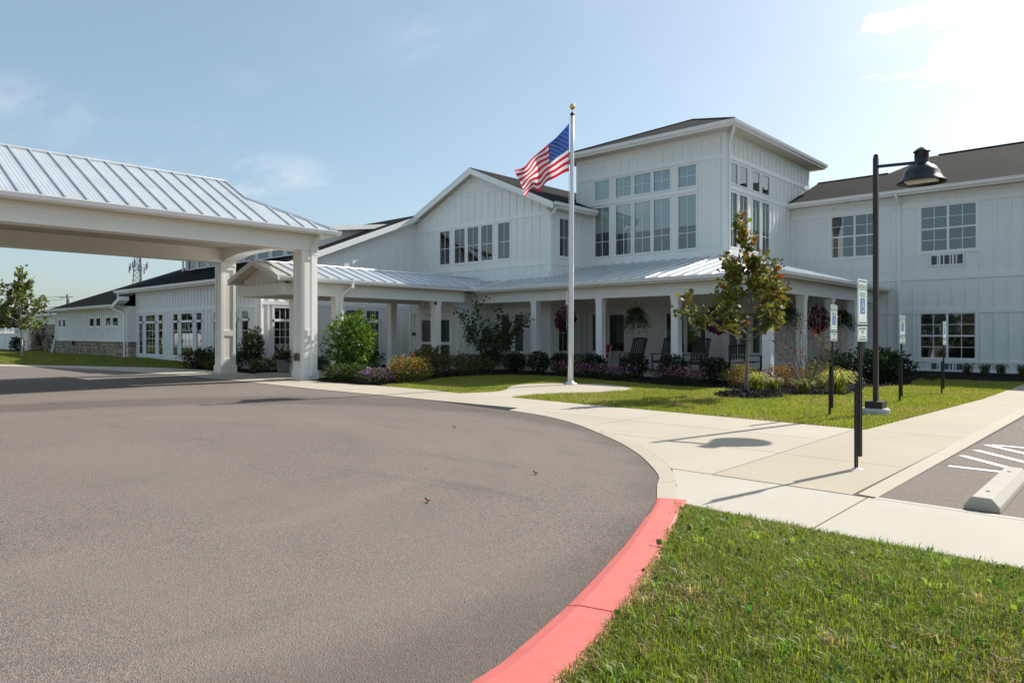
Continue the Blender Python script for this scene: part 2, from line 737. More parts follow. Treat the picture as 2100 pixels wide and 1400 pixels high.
def np_mesh(name, verts, faces_n, col, mat, parent=None, smooth=False):
    """verts (N,k,3) grouped per face of k corners; col (N,3) one colour per face group"""
    N, k, _ = verts.shape
    me = bpy.data.meshes.new(name)
    me.vertices.add(N * k)
    me.vertices.foreach_set('co', verts.reshape(-1).astype(np.float32))
    nf = len(faces_n)
    # faces_n: list of corner-index tuples inside each group
    loops = np.concatenate([np.array(f) for f in faces_n])
    L = len(loops)
    idx = (np.arange(N)[:, None] * k + loops[None, :]).reshape(-1)
    me.loops.add(N * L)
    me.loops.foreach_set('vertex_index', idx.astype(np.int32))
    sizes = np.array([len(f) for f in faces_n])
    starts = np.concatenate([[0], np.cumsum(sizes)[:-1]])
    me.polygons.add(N * nf)
    me.polygons.foreach_set('loop_start', (np.arange(N)[:, None] * L + starts[None, :]).reshape(-1).astype(np.int32))
    me.polygons.foreach_set('loop_total', np.tile(sizes, N).astype(np.int32))
    if col is not None:
        ca = me.color_attributes.new('col', 'FLOAT_COLOR', 'POINT')
        cc = np.ones((N, k, 4), np.float32)
        cc[:, :, :3] = col[:, None, :] if col.ndim == 2 else col
        ca.data.foreach_set('color', cc.reshape(-1))
    me.materials.append(MATS[mat])
    me.update(calc_edges=True)
    if smooth:
        me.polygons.foreach_set('use_smooth', [True] * len(me.polygons))
    o = bpy.data.objects.new(name, me)
    COL.objects.link(o)
    put(o, parent)
    return o


def unitv(a):
    return a / (np.linalg.norm(a, axis=-1, keepdims=True) + 1e-9)


def leaves(name, P, size, cols, mat='leaf', parent=None, out=None, droop=.0, aspect=.55, jit=.35):
    """P (N,3) leaf positions; out (N,3) outward direction bias"""
    N = len(P)
    d = RNG.normal(size=(N, 3))
    if out is not None:
        d = unitv(out) * 1.1 + d * .75
    d[:, 2] -= droop
    d = unitv(d)
    w = unitv(np.cross(d, RNG.normal(size=(N, 3))))
    nrm = np.cross(d, w)
    s = size * (1 + jit * RNG.normal(size=(N, 1))).clip(.4, 1.9)
    v = np.stack([P, P + d * s * .5 + w * s * aspect * .5 + nrm * s * .06, P + d * s, P + d * s * .5 - w * s * aspect * .5 + nrm * s * .06], 1)
    return np_mesh(name, v, [(0, 1, 2), (0, 2, 3)], cols, mat, parent)


def shades(base, N, var=.25, alt=None, p=0.0):
    """per-leaf colours around base, a share p of them from the list alt"""
    b = np.tile(np.array(base, float), (N, 1))
    if alt:
        pick = RNG.random(N) < p
        A = np.array(alt, float)
        b[pick] = A[RNG.integers(0, len(A), pick.sum())]
    b *= (1 + var * RNG.normal(size=(N, 1))).clip(.35, 1.9)
    b *= (1 + .08 * RNG.normal(size=(N, 3)))
    return b.clip(.002, .95)


# ------------------------------------------------------------------ wall faces
class Face:
    """'A' faces -Y at y=c (s runs along x); 'B' faces +X at x=c (s runs along y)"""
    def __init__(s, kind, c):
        s.k, s.c = kind, c

    def p(s, a, z, d=0.0):
        return (a, s.c - d, z) if s.k == 'A' else (s.c + d, a, z)

    def box(s, mb, a0, a1, z0, z1, d0, d1, mi=0):
        if s.k == 'A':
            mb.box(a0, a1, s.c - d0, s.c - d1, z0, z1, mi)
        else:
            mb.box(s.c + d0, s.c + d1, a0, a1, z0, z1, mi)

    def quad(s, mb, a0, a1, z0, z1, d=0, mi=0):
        q = [s.p(a0, z0, d), s.p(a1, z0, d), s.p(a1, z1, d), s.p(a0, z1, d)]
        mb.poly(q, mi)

    def ubox(s, name, mat, a0, a1, z0, z1, d0, d1, parent):
        c = s.p((a0 + a1) / 2, (z0 + z1) / 2, (d0 + d1) / 2)
        dim = (abs(a1 - a0), abs(d1 - d0), abs(z1 - z0)) if s.k == 'A' else (abs(d1 - d0), abs(a1 - a0), abs(z1 - z0))
        return unit_box(name, mat, c, dim, parent)


def wall(root, F, a0, a1, z0, z1, holes=(), top=None, bands=(), spacing=.42, mat='siding', thick=.16, edges=(True, True), bat=True, phase=.21, casing=.11, batz0=None):
    """board-and-batten wall: sheet with real openings, trim bands, corner boards, one object per batten.
    top: list of (a,z) points of a gable outline above z1"""
    holes = [(h[0] - .03, h[1] + .03, h[2] - .03, h[3] + .03) for h in holes]
    mb = MB()
    xs = sorted({a0, a1, *[h[0] for h in holes], *[h[1] for h in holes]})
    zs = sorted({z0, z1, *[h[2] for h in holes], *[h[3] for h in holes]})
    for i in range(len(xs) - 1):
        for j in range(len(zs) - 1):
            cx, cz = (xs[i] + xs[i + 1]) / 2, (zs[j] + zs[j + 1]) / 2
            if any(h[0] < cx < h[1] and h[2] < cz < h[3] for h in holes):
                continue
            F.quad(mb, xs[i], xs[i + 1], zs[j], zs[j + 1])
    for h in holes:                                   # reveals
        for q in ([(h[0], h[2]), (h[0], h[3])], [(h[1], h[2]), (h[1], h[3])], [(h[0], h[2]), (h[1], h[2])], [(h[0], h[3]), (h[1], h[3])]):
            mb.poly([F.p(*q[0]), F.p(*q[1]), F.p(*q[1], -thick), F.p(*q[0], -thick)])
    if top:
        mb.poly([F.p(a, z) for a, z in top])
    w = mb.build('wall', mat, root)
    # trim
    tb = MB()
    for b in bands:
        za, zb = b[0], b[1]
        ba0, ba1 = (b[2], b[3]) if len(b) > 2 else (a0, a1)
        F.box(tb, ba0, ba1, za, zb, .002, .038)
    if edges[0]:
        F.box(tb, a0 - .002, a0 + .14, z0, z1, .001, .044)
    if edges[1]:
        F.box(tb, a1 - .14, a1 + .002, z0, z1, .001, .044)
    if tb.f:
        tb.build('trim', 'trim', w)
    # battens
    if bat:
        n = int((a1 - a0) / spacing) + 2
        blocks = [(h[0] - casing, h[1] + casing, h[2] - casing, h[3] + casing) for h in holes]
        for k in range(n):
            a = a0 + phase + k * spacing
            if a > a1 - .1:
                break
            if a < a0 + .1:
                continue
            zt = z1
            if top:
                zt = max(z1, gable_z(top, a) - .03)
            segs = [(z0 if batz0 is None else batz0, zt)]
            cuts = [(h[2], h[3]) for h in blocks if h[0] - .03 < a < h[1] + .03]
            cuts += [(b[0], b[1]) for b in bands if len(b) < 3 or b[2] <= a <= b[3]]
            for c0, c1 in cuts:
                ns = []
                for s0, s1 in segs:
                    if c1 <= s0 or c0 >= s1:
                        ns.append((s0, s1))
                    else:
                        if c0 > s0: ns.append((s0, c0))
                        if c1 < s1: ns.append((c1, s1))
                segs = ns
            for s0, s1 in segs:
                if s1 - s0 > .08:
                    F.ubox('batten', 'trim', a - .032, a + .032, s0, s1, .001, .034, w)
    return w


def gable_z(top, a):
    zs = []
    n = len(top)
    for i in range(n):
        (x0, z0), (x1, z1) = top[i], top[(i + 1) % n]
        if (x0 - a) * (x1 - a) <= 0 and x0 != x1:
            zs.append(z0 + (a - x0) / (x1 - x0) * (z1 - z0))
    return max(zs) if zs else 0


def window(root, F, a0, a1, z0, z1, cols=1, hung=False, grid=(0, 0), lower_grid=None, blind=None, casing=.10, grid_z=None, name='window', dark=None):
    """white vinyl window: casing, frame, mullions, sash rail; children pane, grille, blind"""
    a0, a1, z0, z1 = a0 - .03, a1 + .03, z0 - .03, z1 + .03
    mb = MB()
    c = casing
    if c:
        F.box(mb, a0 - c, a0, z0 - c, z1 + c, .003, .026)
        F.box(mb, a1, a1 + c, z0 - c, z1 + c, .003, .026)
        F.box(mb, a0, a1, z1, z1 + c, .003, .026)
        F.box(mb, a0, a1, z0 - c, z0, .003, .034)
    fw = .03
    F.box(mb, a0, a0 + fw, z0, z1, -.045, .008, 1)
    F.box(mb, a1 - fw, a1, z0, z1, -.045, .008, 1)
    F.box(mb, a0 + fw, a1 - fw, z0, z0 + fw, -.045, .008, 1)
    F.box(mb, a0 + fw, a1 - fw, z1 - fw, z1, -.045, .008, 1)
    cw = (a1 - a0) / cols
    for i in range(1, cols):
        F.box(mb, a0 + cw * i - .04, a0 + cw * i + .04, z0 + fw, z1 - fw, -.044, .012, 1)
    zm = (z0 + z1) / 2
    if hung:
        for i in range(cols):
            l = a0 + cw * i + (.04 if i else fw)
            r = a0 + cw * (i + 1) - (.04 if i < cols - 1 else fw)
            F.box(mb, l, r, zm - .03, zm + .03, -.043, .005, 1)
    w = mb.build(name, ['trim', 'vinyl'], root)
    for i in range(cols):
        l = a0 + cw * i + (.04 if i else fw)
        r = a0 + cw * (i + 1) - (.04 if i < cols - 1 else fw)
        parts = [(z0 + fw, zm - .03), (zm + .03, z1 - fw)] if hung else [(z0 + fw, z1 - fw)]
        gm = MB()
        for q, (pa, pb) in enumerate(parts):
            p = MB()
            F.quad(p, l, r, pa, pb, -.022)
            p.build('pane', 'glass', w)
            g = grid
            for k in range(1, g[0]):
                x = l + (r - l) * k / g[0]
                F.box(gm, x - .011, x + .011, pa, pb, -.019, -.011)
            for k in range(1, g[1]):
                z = pa + (pb - pa) * k / g[1]
                F.box(gm, l, r, z - .011, z + .011, -.0195, -.0105)
            if grid_z:
                F.box(gm, l, r, grid_z - .011, grid_z + .011, -.0195, -.0105)
        if gm.f:
            gm.build('grille', 'vinyl', w)
        if blind:
            kind, frac = blind
            zt = z1 - fw
            zb = zt - (z1 - z0 - 2 * fw) * frac
            b = MB()
            if kind == 'roller':
                F.box(b, l + .012, r - .012, zb, zt, -.065, -.06)
                F.box(b, l + .012, r - .012, zb - .03, zb, -.075, -.055)
                b.build('roller_shade', 'shade', w)
            else:
                z = zt - .03
                while z > zb:
                    b.poly([F.p(l + .01, z, -.105), F.p(r - .01, z, -.105), F.p(r - .01, z - .028, -.135), F.p(l + .01, z - .028, -.135)])
                    z -= .052
                b.build('venetian_blind', 'blind', w)
    return w


def room(root, F, a0, a1, z0, z1, depth=2.6):
    """what is seen of a dim room behind the panes"""
    mb = MB()
    d0, d1 = -.17, -depth
    F.quad(mb, a0, a1, z0, z1, d1)
    for q in ([(a0, z0), (a0, z1)], [(a1, z0), (a1, z1)], [(a0, z0), (a1, z0)], [(a0, z1), (a1, z1)]):
        mb.poly([F.p(*q[0], d0), F.p(*q[1], d0), F.p(*q[1], d1), F.p(*q[0], d1)])
    return mb.build('interior', 'interior', root)


def gutter(root, pts, w=.13, h=.13, out=(0, -1), name='gutter'):
    """K-style gutter along the polyline pts (x,y,z of the outer top lip)"""
    mb = MB()
    prof = [(0, 0), (0, -.03), (-.02, -.045), (-.02, -h * .72), (-.045, -h), (-w, -h), (-w, 0), (-w + .012, 0), (-w + .012, -h + .02), (-.05, -h + .02), (-.03, -.04), (-.012, -.02), (-.012, 0)]
    n = len(prof)
    vs = []
    for i, p in enumerate(pts):
        o = out[i] if isinstance(out[0], (tuple, list)) else out
        for a, b in prof:
            vs.append((p[0] + o[0] * a, p[1] + o[1] * a, p[2] + b))
    fs = []
    for i in range(len(pts) - 1):
        for k in range(n):
            fs.append((i * n + k, i * n + (k + 1) % n, (i + 1) * n + (k + 1) % n, (i + 1) * n + k))
    fs.append(tuple(range(n)))
    fs.append(tuple((len(pts) - 1) * n + k for k in range(n - 1, -1, -1)))
    mb.add(vs, fs)
    return mb.build(name, 'gutter', root)


def downspout(root, path, r=.055):
    return MB().tube(path, r, 4, square=True).build('downspout', 'gutter', root)


def metal_roof(root, name, s0, s1, lo, hi, spacing=.49, thick=.06, breaks=()):
    """standing-seam roof: lo(s), hi(s) give the eave and top points (x,y,z) at station s along the eave.
    one object per panel and per seam"""
    st = [s0]
    while st[-1] + spacing < s1 - .05:
        st.append(st[-1] + spacing)
    st.append(s1)
    for b in breaks:
        if min(abs(b - x) for x in st) > .02:
            st.append(b)
    st.sort()
    base = MB()
    for i in range(len(st) - 1):
        q = [lo(st[i]), lo(st[i + 1]), hi(st[i + 1]), hi(st[i])]
        base.slab([(p[0], p[1], p[2] - .015) for p in q], (0, 0, -thick))
    R = base.build(name, 'metal_roof', root)
    for i in range(len(st) - 1):
        a, b = st[i], st[i + 1]
        m = MB()
        n = 10
        hh = [0, .0, .009, 0, .009, 0, .009, 0, .009, 0, 0]
        vs = []
        for k in range(n + 1):
            t = a + (b - a) * k / n
            L, H = lo(t), hi(t)
            vs += [(L[0], L[1], L[2] + hh[k]), (H[0], H[1], H[2] + hh[k])]
        m.add(vs, [(2 * k, 2 * k + 2, 2 * k + 3, 2 * k + 1) for k in range(n)])
        m.build('panel', 'metal_roof', R)
    for a in st[1:-1]:
        if any(abs(a - b) < .02 for b in breaks):
            continue
        L, H = np.array(lo(a)), np.array(hi(a))
        e = np.array(lo(a + .01)) - L
        e = e / np.linalg.norm(e) * .019
        u = np.array([0, 0, .055])
        m = MB()
        m.add([L - e, L + e, L + e + u, L - e + u, H - e, H + e, H + e + u, H - e + u],
              [(0, 1, 2, 3), (7, 6, 5, 4), (0, 4, 5, 1), (1, 5, 6, 2), (2, 6, 7, 3), (3, 7, 4, 0)])
        m.build('seam', 'metal_roof', R)
    return R


def stones(root, F, a0, a1, z0, z1, name='stone_veneer', cap=True):
    """ledgestone veneer laid in courses, one joined part"""
    V, Cc = [], []
    pal = [(.42, .33, .24), (.34, .27, .20), (.50, .41, .30), (.28, .24, .20), (.45, .34, .23), (.38, .33, .28)]
    z = z0
    while z < z1 - .03:
        h = random.choice((.075, .1, .13, .15))
        if z + h > z1 - .03:
            h = z1 - z
        a = a0
        while a < a1 - .02:
            l = random.uniform(.16, .52)
            if a + l > a1 - .12:
                l = a1 - a
            d = random.uniform(.03, .075)
            c = random.choice(pal)
            k = random.uniform(.75, 1.2)
            j = [random.uniform(-.008, .008) for _ in range(8)]
            g = .006
            q = [(a + g, z + g), (a + l - g, z + g), (a + l - g, z + h - g), (a + g, z + h - g)]
            vs = [F.p(x, y, .001) for x, y in q] + [F.p(x + j[i] * .5, y + j[i + 4] * .6, d + j[i]) for i, (x, y) in enumerate(q)]
            V.append(vs)
            Cc.append([x * k for x in c])
            a += l
        z += h
    o = np_mesh(name, np.array(V), [(4, 5, 6, 7), (0, 1, 5, 4), (1, 2, 6, 5), (2, 3, 7, 6), (3, 0, 4, 7)], np.array(Cc), 'stone', root)
    stuff(o)
    if cap:
        F.ubox('stone_sill', 'footing', a0, a1, z1, z1 + .06, .001, .11, root)
    return o

# ================================================================== THE SETTING
ASPH = [(-80, -16), (-60, -2), (-48, 4.2), (-43.5, 6.2), (-39.37, 7.75), (-36.61, 9.01), (-32.4, 9.95), (-29.0, 10.25), (-25.87, 10.5), (-22.7, 10.5), (-20.45, 10.44), (-16.78, 10.33), (-13.61, 10.42), (-12.16, 10.42), (-10.7, 10.22),
        (-9.4, 10.1), (-8.28, 9.85), (-7.2, 9.35), (-6.3, 8.75), (-5.66, 8.28), (-5.04, 7.77), (-4.4, 7.12), (-4.02, 6.68), (-3.71, 6.22), (-3.37, 5.61)]
RED_A = [(5.61, -3.37), (4.77, -3.0), (3.92, -2.67), (2.89, -2.33), (2.16, -2.14), (0, -1.9), (-4, -1.9)]      # (y, x) of the asphalt edge
RED_I = [(5.63, -3.17), (4.28, -2.56), (3.6, -2.28), (3.12, -2.10), (2.55, -1.92), (2.16, -1.82), (0, -1.55), (-4, -1.5)]


def itp(tab, y):
    t = sorted(tab)
    return float(np.interp(y, [p[0] for p in t], [p[1] for p in t]))


KO_PRE = [(-9.4, 10.1), (-8.28, 9.85), (-7.2, 9.35), (-6.3, 8.75), (-5.66, 8.28), (-5.25, 7.95), (-4.68, 7.42), (-4.12, 6.8), (-3.85, 6.45), (-3.66, 6.1), (-3.37, 5.61)]
g = MB().poly([(-900, -900, -.06), (900, -900, -.06), (900, 900, -.06), (-900, 900, -.06)]).build('ground', 'far_ground')
struct(g)

drive = smooth(ASPH[:15], 3) + smooth(KO_PRE, 4) + [(itp(RED_A, y), y) for y in (4.9, 4.2, 3.5, 2.8, 2.1, 1.2, 0, -2, -4)] + [(-1.9, -30), (-80, -60)]
o = MB().poly([(x, y, -.012) for x, y in reversed(drive)]).build('driveway', 'asphalt')
struct(o)
lot = [(-1.9, 7.02), (26, 7.02), (26, 60), (-1.55, 60), (-1.55, 32)]
o = MB().poly([(x, y, -.014) for x, y in lot]).build('parking_lot', 'asphalt')
struct(o)
# painted bay lines
mk = MB()


def stripe(mb, a, b, w=.10):
    dx, dy = b[0] - a[0], b[1] - a[1]
    L = sqrt(dx * dx + dy * dy)
    nx, ny = -dy / L * w / 2, dx / L * w / 2
    mb.poly([(a[0] + nx, a[1] + ny, -.009), (a[0] - nx, a[1] - ny, -.009), (b[0] - nx, b[1] - ny, -.009), (b[0] + nx, b[1] + ny, -.009)])


for a, b in (((-1.76, 9.27), (3.4, 9.2)), ((-1.79, 10.17), (-.9, 9.25)), ((-1.74, 10.77), (-.3, 9.25)), ((-1.72, 11.38), (.35, 9.25)), ((-1.66, 11.42), (3.4, 11.36)), ((-1.2, 11.36), (.95, 9.25)), ((-.6, 11.36), (1.55, 9.25)), ((-1.59, 13.9), (3.4, 13.85)), ((-1.5, 16.5), (3.4, 16.45))):
    mb = MB()
    stripe(mb, a, b)
    mb.build('painted_line', 'white_paint', o)

# kerbs: flush concrete round the plaza, then a raised red one
KI = [(-9.5, 10.5), (-8.4, 10.22), (-7.4, 9.72), (-6.6, 9.15), (-5.94, 8.68), (-5.48, 8.38), (-4.9, 7.9), (-4.3, 7.3), (-3.89, 6.8), (-3.51, 6.22), (-3.19, 5.63)]
KO = [(-9.4, 10.1), (-8.28, 9.85), (-7.2, 9.35), (-6.3, 8.75), (-5.66, 8.28), (-5.25, 7.95), (-4.68, 7.42), (-4.12, 6.8), (-3.85, 6.45), (-3.66, 6.1), (-3.37, 5.61)]
KI0, KO0 = KI, KO
KI, KO = smooth(KI, 4), smooth(KO, 4)
kerb = struct(MB().box(-5, -4.9, 8.2, 8.3, -.09, -.05).build('kerb', 'concrete_white'))
for i0, i1 in ((0, 13), (13, 26), (26, 35), (35, 40)):
    mb = MB()
    for i in range(i0, i1):
        a, b, c, d = [np.array(p) for p in (KO[i], KO[i + 1], KI[i + 1], KI[i])]
        if i == i1 - 1 and i1 < 40:
            c, b = c + (d - c) * .06, b + (a - b) * .06
        mb.slab([(*a, -.004), (*b, -.004), (*(c + (b - c) * .025), .002), (*(d + (a - d) * .025), .002)], (0, 0, -.09))
    mb.build('kerb_segment', 'concrete', kerb)
ys = list(np.arange(5.61, -4, -.12))
seg = [[]]
for y in ys:
    seg[-1].append(y)
    if len(seg[-1]) > 1 and any(abs(y - q) < .06 for q in (2.89, .2, -2.2)):
        seg.append([y - .012])
for ss in seg:
    if len(ss) < 2:
        continue
    mb = MB()
    vs = []
    for y in ss:
        xa, xi = itp(RED_A, y), itp(RED_I, y)
        h = .105 * min(1, max(0.04, (5.61 - y) / 1.0))
        w = xi - xa
        prof = [(0, -.05), (0, -.008), (.10, h * .55), (.2, h * .88), (.36, h), (.93, h), (1.0, h * .88), (1.0, -.05)]
        vs += [(xa + w * a + (.18 * w * a), y + .10 * a, z) for a, z in prof]
    n = 8
    fs = []
    for i in range(len(ss) - 1):
        for k in range(n - 1):
            fs.append((i * n + k, (i + 1) * n + k, (i + 1) * n + k + 1, i * n + k + 1))
    fs += [tuple(range(n)), tuple((len(ss) - 1) * n + k for k in range(n - 1, -1, -1))]
    mb.add(vs, fs)
    mb.build('red_kerb_segment', 'red_kerb_paint', kerb)
# kerb of the parking lot: a pale sloped strip along the walk
for i in range(8):
    y0, y1 = 7.02 + i * 3.05, 7.02 + (i + 1) * 3.05 - .01
    x0, x1 = -2.10 + i * .012, -1.92 + i * .026
    MB().slab([(x0 + .035, y0, .001), (x1 + .02, y0, -.006), (x1 + .045, y1, -.006), (x0 + .047, y1, .001)], (0, 0, -.09)).build('kerb_segment', 'concrete', kerb)
for i in range(4):
    x0, x1 = -1.9 + i * 2.2, -1.9 + (i + 1) * 2.2 - .008
    MB().slab([(x0, 6.92, .002), (x1, 6.92, .002), (x1, 7.03, -.004), (x0, 7.03, -.004)], (0, 0, -.08)).build('kerb_segment', 'concrete_pale', kerb)

# pavement slabs
pave = struct(MB().box(-6, -5.9, 10.9, 11, -.1, -.06).build('pavement', 'concrete'))


def slabs(poly, xs, ys, mat='concrete', z=0.0, gap=.007, mat_fn=None):
    for i in range(len(xs) - 1):
        for j in range(len(ys) - 1):
            q = clip_rect(poly, xs[i] + gap, xs[i + 1] - gap, ys[j] + gap, ys[j + 1] - gap)
            if len(q) > 2 and abs(area(q)) > .02:
                if area(q) < 0:
                    q = q[::-1]
                MB().slab([(x, y, z) for x, y in q], (0, 0, -.07)).build('paving_slab', mat_fn(sum(p[0] for p in q) / len(q), sum(p[1] for p in q) / len(q)) if mat_fn else mat, pave)


LAWN_FRONT = [(-18.28, 12.15), (-16.43, 12.23), (-14.34, 12.26), (-12.96, 12.07)]
plaza = [(p[0], p[1]) for p in KI[::-1]] + [(-12.16, 10.43), (-13.61, 10.43), (-16.78, 10.34), (-20.45, 10.45), (-22.7, 10.51), (-25.87, 10.51), (-28.41, 10.3), (-28.41, 12.87), (-22.8, 12.6), (-19.4, 12.1)] + LAWN_FRONT + [(-11.26, 12.14), (-8.86, 11.98), (-6.81, 11.92), (-3.5, 11.79), (-3.5, 6.9)]
slabs(plaza, [-28.5, -25.4, -22.3, -19.2, -16.1, -13.0, -9.9, -6.8, -3.5, -1.5], [6.94, 8.75, 10.3, 13], mat_fn=lambda x, y: 'concrete_tan' if x > -3.9 and y < 8.7 else 'concrete')
slabs([(-3.19, 5.61), (-2.61, 5.53), (-1.97, 5.51), (8, 5.42), (8, 6.92), (-3.96, 6.92), (-3.89, 6.8), (-3.51, 6.22)], [-4.0, -1.955, .1, 2.2, 4.3, 8], [5, 6.93], 'concrete_pale')
slabs([(-3.5, 6.95), (-2.10, 6.95), (-1.80, 32), (-2.9, 32), (-2.95, 19.2), (-3.36, 11.79), (-3.5, 11.79)], [-3.5, -1.5], [6.95, 8.75, 11.8, 14.8, 17.8, 20.8, 23.8, 26.8, 32], 'concrete_tan', gap=.006)
PAD = [(-12.96, 12.07), (-12.75, 12.55), (-12.62, 13.0), (-12.85, 13.7), (-13.3, 14.25), (-13.75, 15.0), (-13.85, 15.7), (-13.5, 16.4), (-12.8, 16.95), (-12.0, 17.1), (-11.2, 16.9), (-10.6, 16.35), (-10.33, 15.6), (-10.5, 14.7), (-10.95, 13.8), (-11.25, 13.1), (-11.3, 12.5), (-11.26, 12.16)]
PAD = smooth(PAD, 3)
slabs(PAD, [-15, -9], [12.0, 14.0, 18])
LSW_G = [(-48, 5.2), (-41.89, 8.25), (-37.25, 10.25), (-32.83, 12.19), (-28.41, 12.87)]
LSW_A = [(-28.41, 10.3), (-32.4, 9.97), (-36.61, 9.03), (-39.37, 7.77), (-43.5, 6.22), (-48, 4.22)]
slabs(LSW_G + LSW_A, [-48, -45, -42, -39, -36, -33, -30.5, -28.41], [0, 20])
slabs([(-25.2, 12.95), (-21.0, 12.65), (-21.0, 20.4), (-25.2, 20.4)], [-25.2, -23.1, -21.0], [12, 14.8, 17.6, 20.4])
# porch floor: a low slab
slabs([(-22.0, 20.95), (-8.6, 20.95), (-8.6, 32.0), (-12.25, 32.0), (-12.25, 25.46), (-18.78, 25.46), (-18.78, 22.72), (-22.0, 22.72)], [-22, -18.9, -15.3, -12.25, -8.6], [20.9, 23.2, 25.46, 28.8, 32.1], z=.045)


# lawns --------------------------------------------------------------
def blades(name, poly, dens, hgt, width, zf, label_kind='grass', seg2=True, lo=(-100, -100), hi=(100, 100), tone=(1.0, 1.0, 1.0)):
    xs = [p[0] for p in poly]
    ys = [p[1] for p in poly]
    x0, x1, y0, y1 = max(min(xs), lo[0]), min(max(xs), hi[0]), max(min(ys), lo[1]), min(max(ys), hi[1])
    n = int((x1 - x0) * (y1 - y0) * dens)
    x = RNG.uniform(x0, x1, n)
    y = RNG.uniform(y0, y1, n)
    k = in_poly(x, y, poly)
    x, y = x[k], y[k]
    n = len(x)

    def nz(fx, fy, ph):
        return np.sin(x * fx + ph + 1.3 * np.sin(y * fy * .7 + ph)) * np.cos(y * fy - ph + 1.1 * np.sin(x * fx * .6))
    patch = .5 * nz(2.1, 2.4, .3) + .3 * nz(5.3, 4.7, 1.7) + .35 * nz(11, 12.5, 4.0)
    keep = RNG.random(n) < (.78 + .35 * patch).clip(.25, 1)
    x, y, patch = x[keep], y[keep], patch[keep]
    n = len(x)
    dry = RNG.random(n) < (.05 + .55 * nz_sel(x, y) ** 3).clip(.03, .7)
    h = hgt * (1 + .35 * RNG.normal(size=n)).clip(.3, 2.2) * (1 + .25 * patch)
    az = RNG.uniform(0, 2 * pi, n)
    lean = RNG.uniform(.15, 1.0, n)
    lean[dry] *= 1.5
    dx, dy = np.cos(az), np.sin(az)
    wx, wy = -dy * width / 2 * RNG.uniform(.6, 1.5, n), dx * width / 2 * RNG.uniform(.6, 1.5, n)
    z = zf(x, y)
    P = lambda a, b, c: np.stack([a, b, c], -1)
    if seg2:
        m = .55
        v = np.stack([P(x - wx, y - wy, z - .005), P(x + wx, y + wy, z - .005),
                      P(x + wx * .8 + dx * h * lean * .25, y + wy * .8 + dy * h * lean * .25, z + h * m), P(x - wx * .8 + dx * h * lean * .25, y - wy * .8 + dy * h * lean * .25, z + h * m),
                      P(x + dx * h * lean * .8, y + dy * h * lean * .8, z + h * (1 - .35 * lean).clip(.2, 1))], 1)
        F = [(0, 1, 2, 3), (3, 2, 4)]
    else:
        v = np.stack([P(x - wx, y - wy, z - .005), P(x + wx, y + wy, z - .005), P(x + dx * h * lean * .7, y + dy * h * lean * .7, z + h * (1 - .3 * lean).clip(.2, 1))], 1)
        F = [(0, 1, 2)]
    c = np.tile(np.array([.18, .23, .036]), (n, 1))
    c = c * (1 + .22 * RNG.normal(size=(n, 1))).clip(.5, 1.7) * (1 - .12 * patch[:, None])
    yl = RNG.random(n) < .25
    c[yl] = c[yl] * np.array([1.45, 1.22, .9])
    c[dry] = np.array([.33, .24, .125]) * (1 + .25 * RNG.normal(size=(dry.sum(), 1))).clip(.4, 1.6)
    return np_mesh(name, v, F, (c * np.array(tone)).clip(0.004, .9), 'grass_blade')


def nz_sel(x, y):
    return .5 + .5 * np.sin(x * 1.7 + 2 * np.sin(y * 1.1)) * np.cos(y * 2.3 + 1.5 * np.sin(x * .9 + 1))


def sheet(name, poly, zf, mat, step=.6):
    """a lawn sheet following zf, cut on a grid"""
    xs = [p[0] for p in poly]
    ys = [p[1] for p in poly]
    mb = MB()
    x = min(xs)
    while x < max(xs):
        y = min(ys)
        while y < max(ys):
            q = clip_rect(poly, x, x + step, y, y + step)
            if len(q) > 2:
                if area(q) < 0: q = q[::-1]
                mb.poly([(a, b, float(zf(np.array(a), np.array(b)))) for a, b in q])
            y += step
        x += step
    return struct(mb.build(name, mat))


NEAR = [(-3.17, 5.55), (-2.61, 5.505), (-1.97, 5.49), (8, 5.40), (8, -4)] + [(itp(RED_I, y) + .05, y) for y in (-4, -2, 0, 1, 2.16, 2.55, 3.12, 3.6, 4.28, 5.0)]


def z_near(x, y):
    return -.02 + .10 * np.clip((5.5 - y) / 1.1, 0, 1)


sheet('lawn', NEAR, z_near, 'lawn_soil')
o = blades('grass', NEAR, 21000, .045, .0042, z_near, lo=(-3.4, 1.6), hi=(.4, 5.6))
tag(stuff(o), 'short patchy lawn grass in the foreground beside the red kerb', 'grass')
nt_ = 230
tx_, ty_ = RNG.uniform(-3.2, .2, nt_), RNG.uniform(1.8, 5.4, nt_)
k_ = in_poly(tx_, ty_, NEAR) & (tx_ > np.interp(ty_, [p[0] for p in sorted(RED_I)], [p[1] for p in sorted(RED_I)]) + .16)
tx_, ty_ = tx_[k_], ty_[k_]
rep = 26
bx_, by_ = np.repeat(tx_, rep) + RNG.normal(size=len(tx_) * rep) * .03, np.repeat(ty_, rep) + RNG.normal(size=len(tx_) * rep) * .03
n_ = len(bx_)
az_ = RNG.uniform(0, 2 * pi, n_)
ln_ = RNG.uniform(.05, .125, n_)
le_ = RNG.uniform(.2, 1.1, n_)
w_ = .0055
z_ = z_near(bx_, by_)
dx_, dy_ = np.cos(az_), np.sin(az_)
P3 = lambda a, b, c: np.stack([a, b, c], -1)
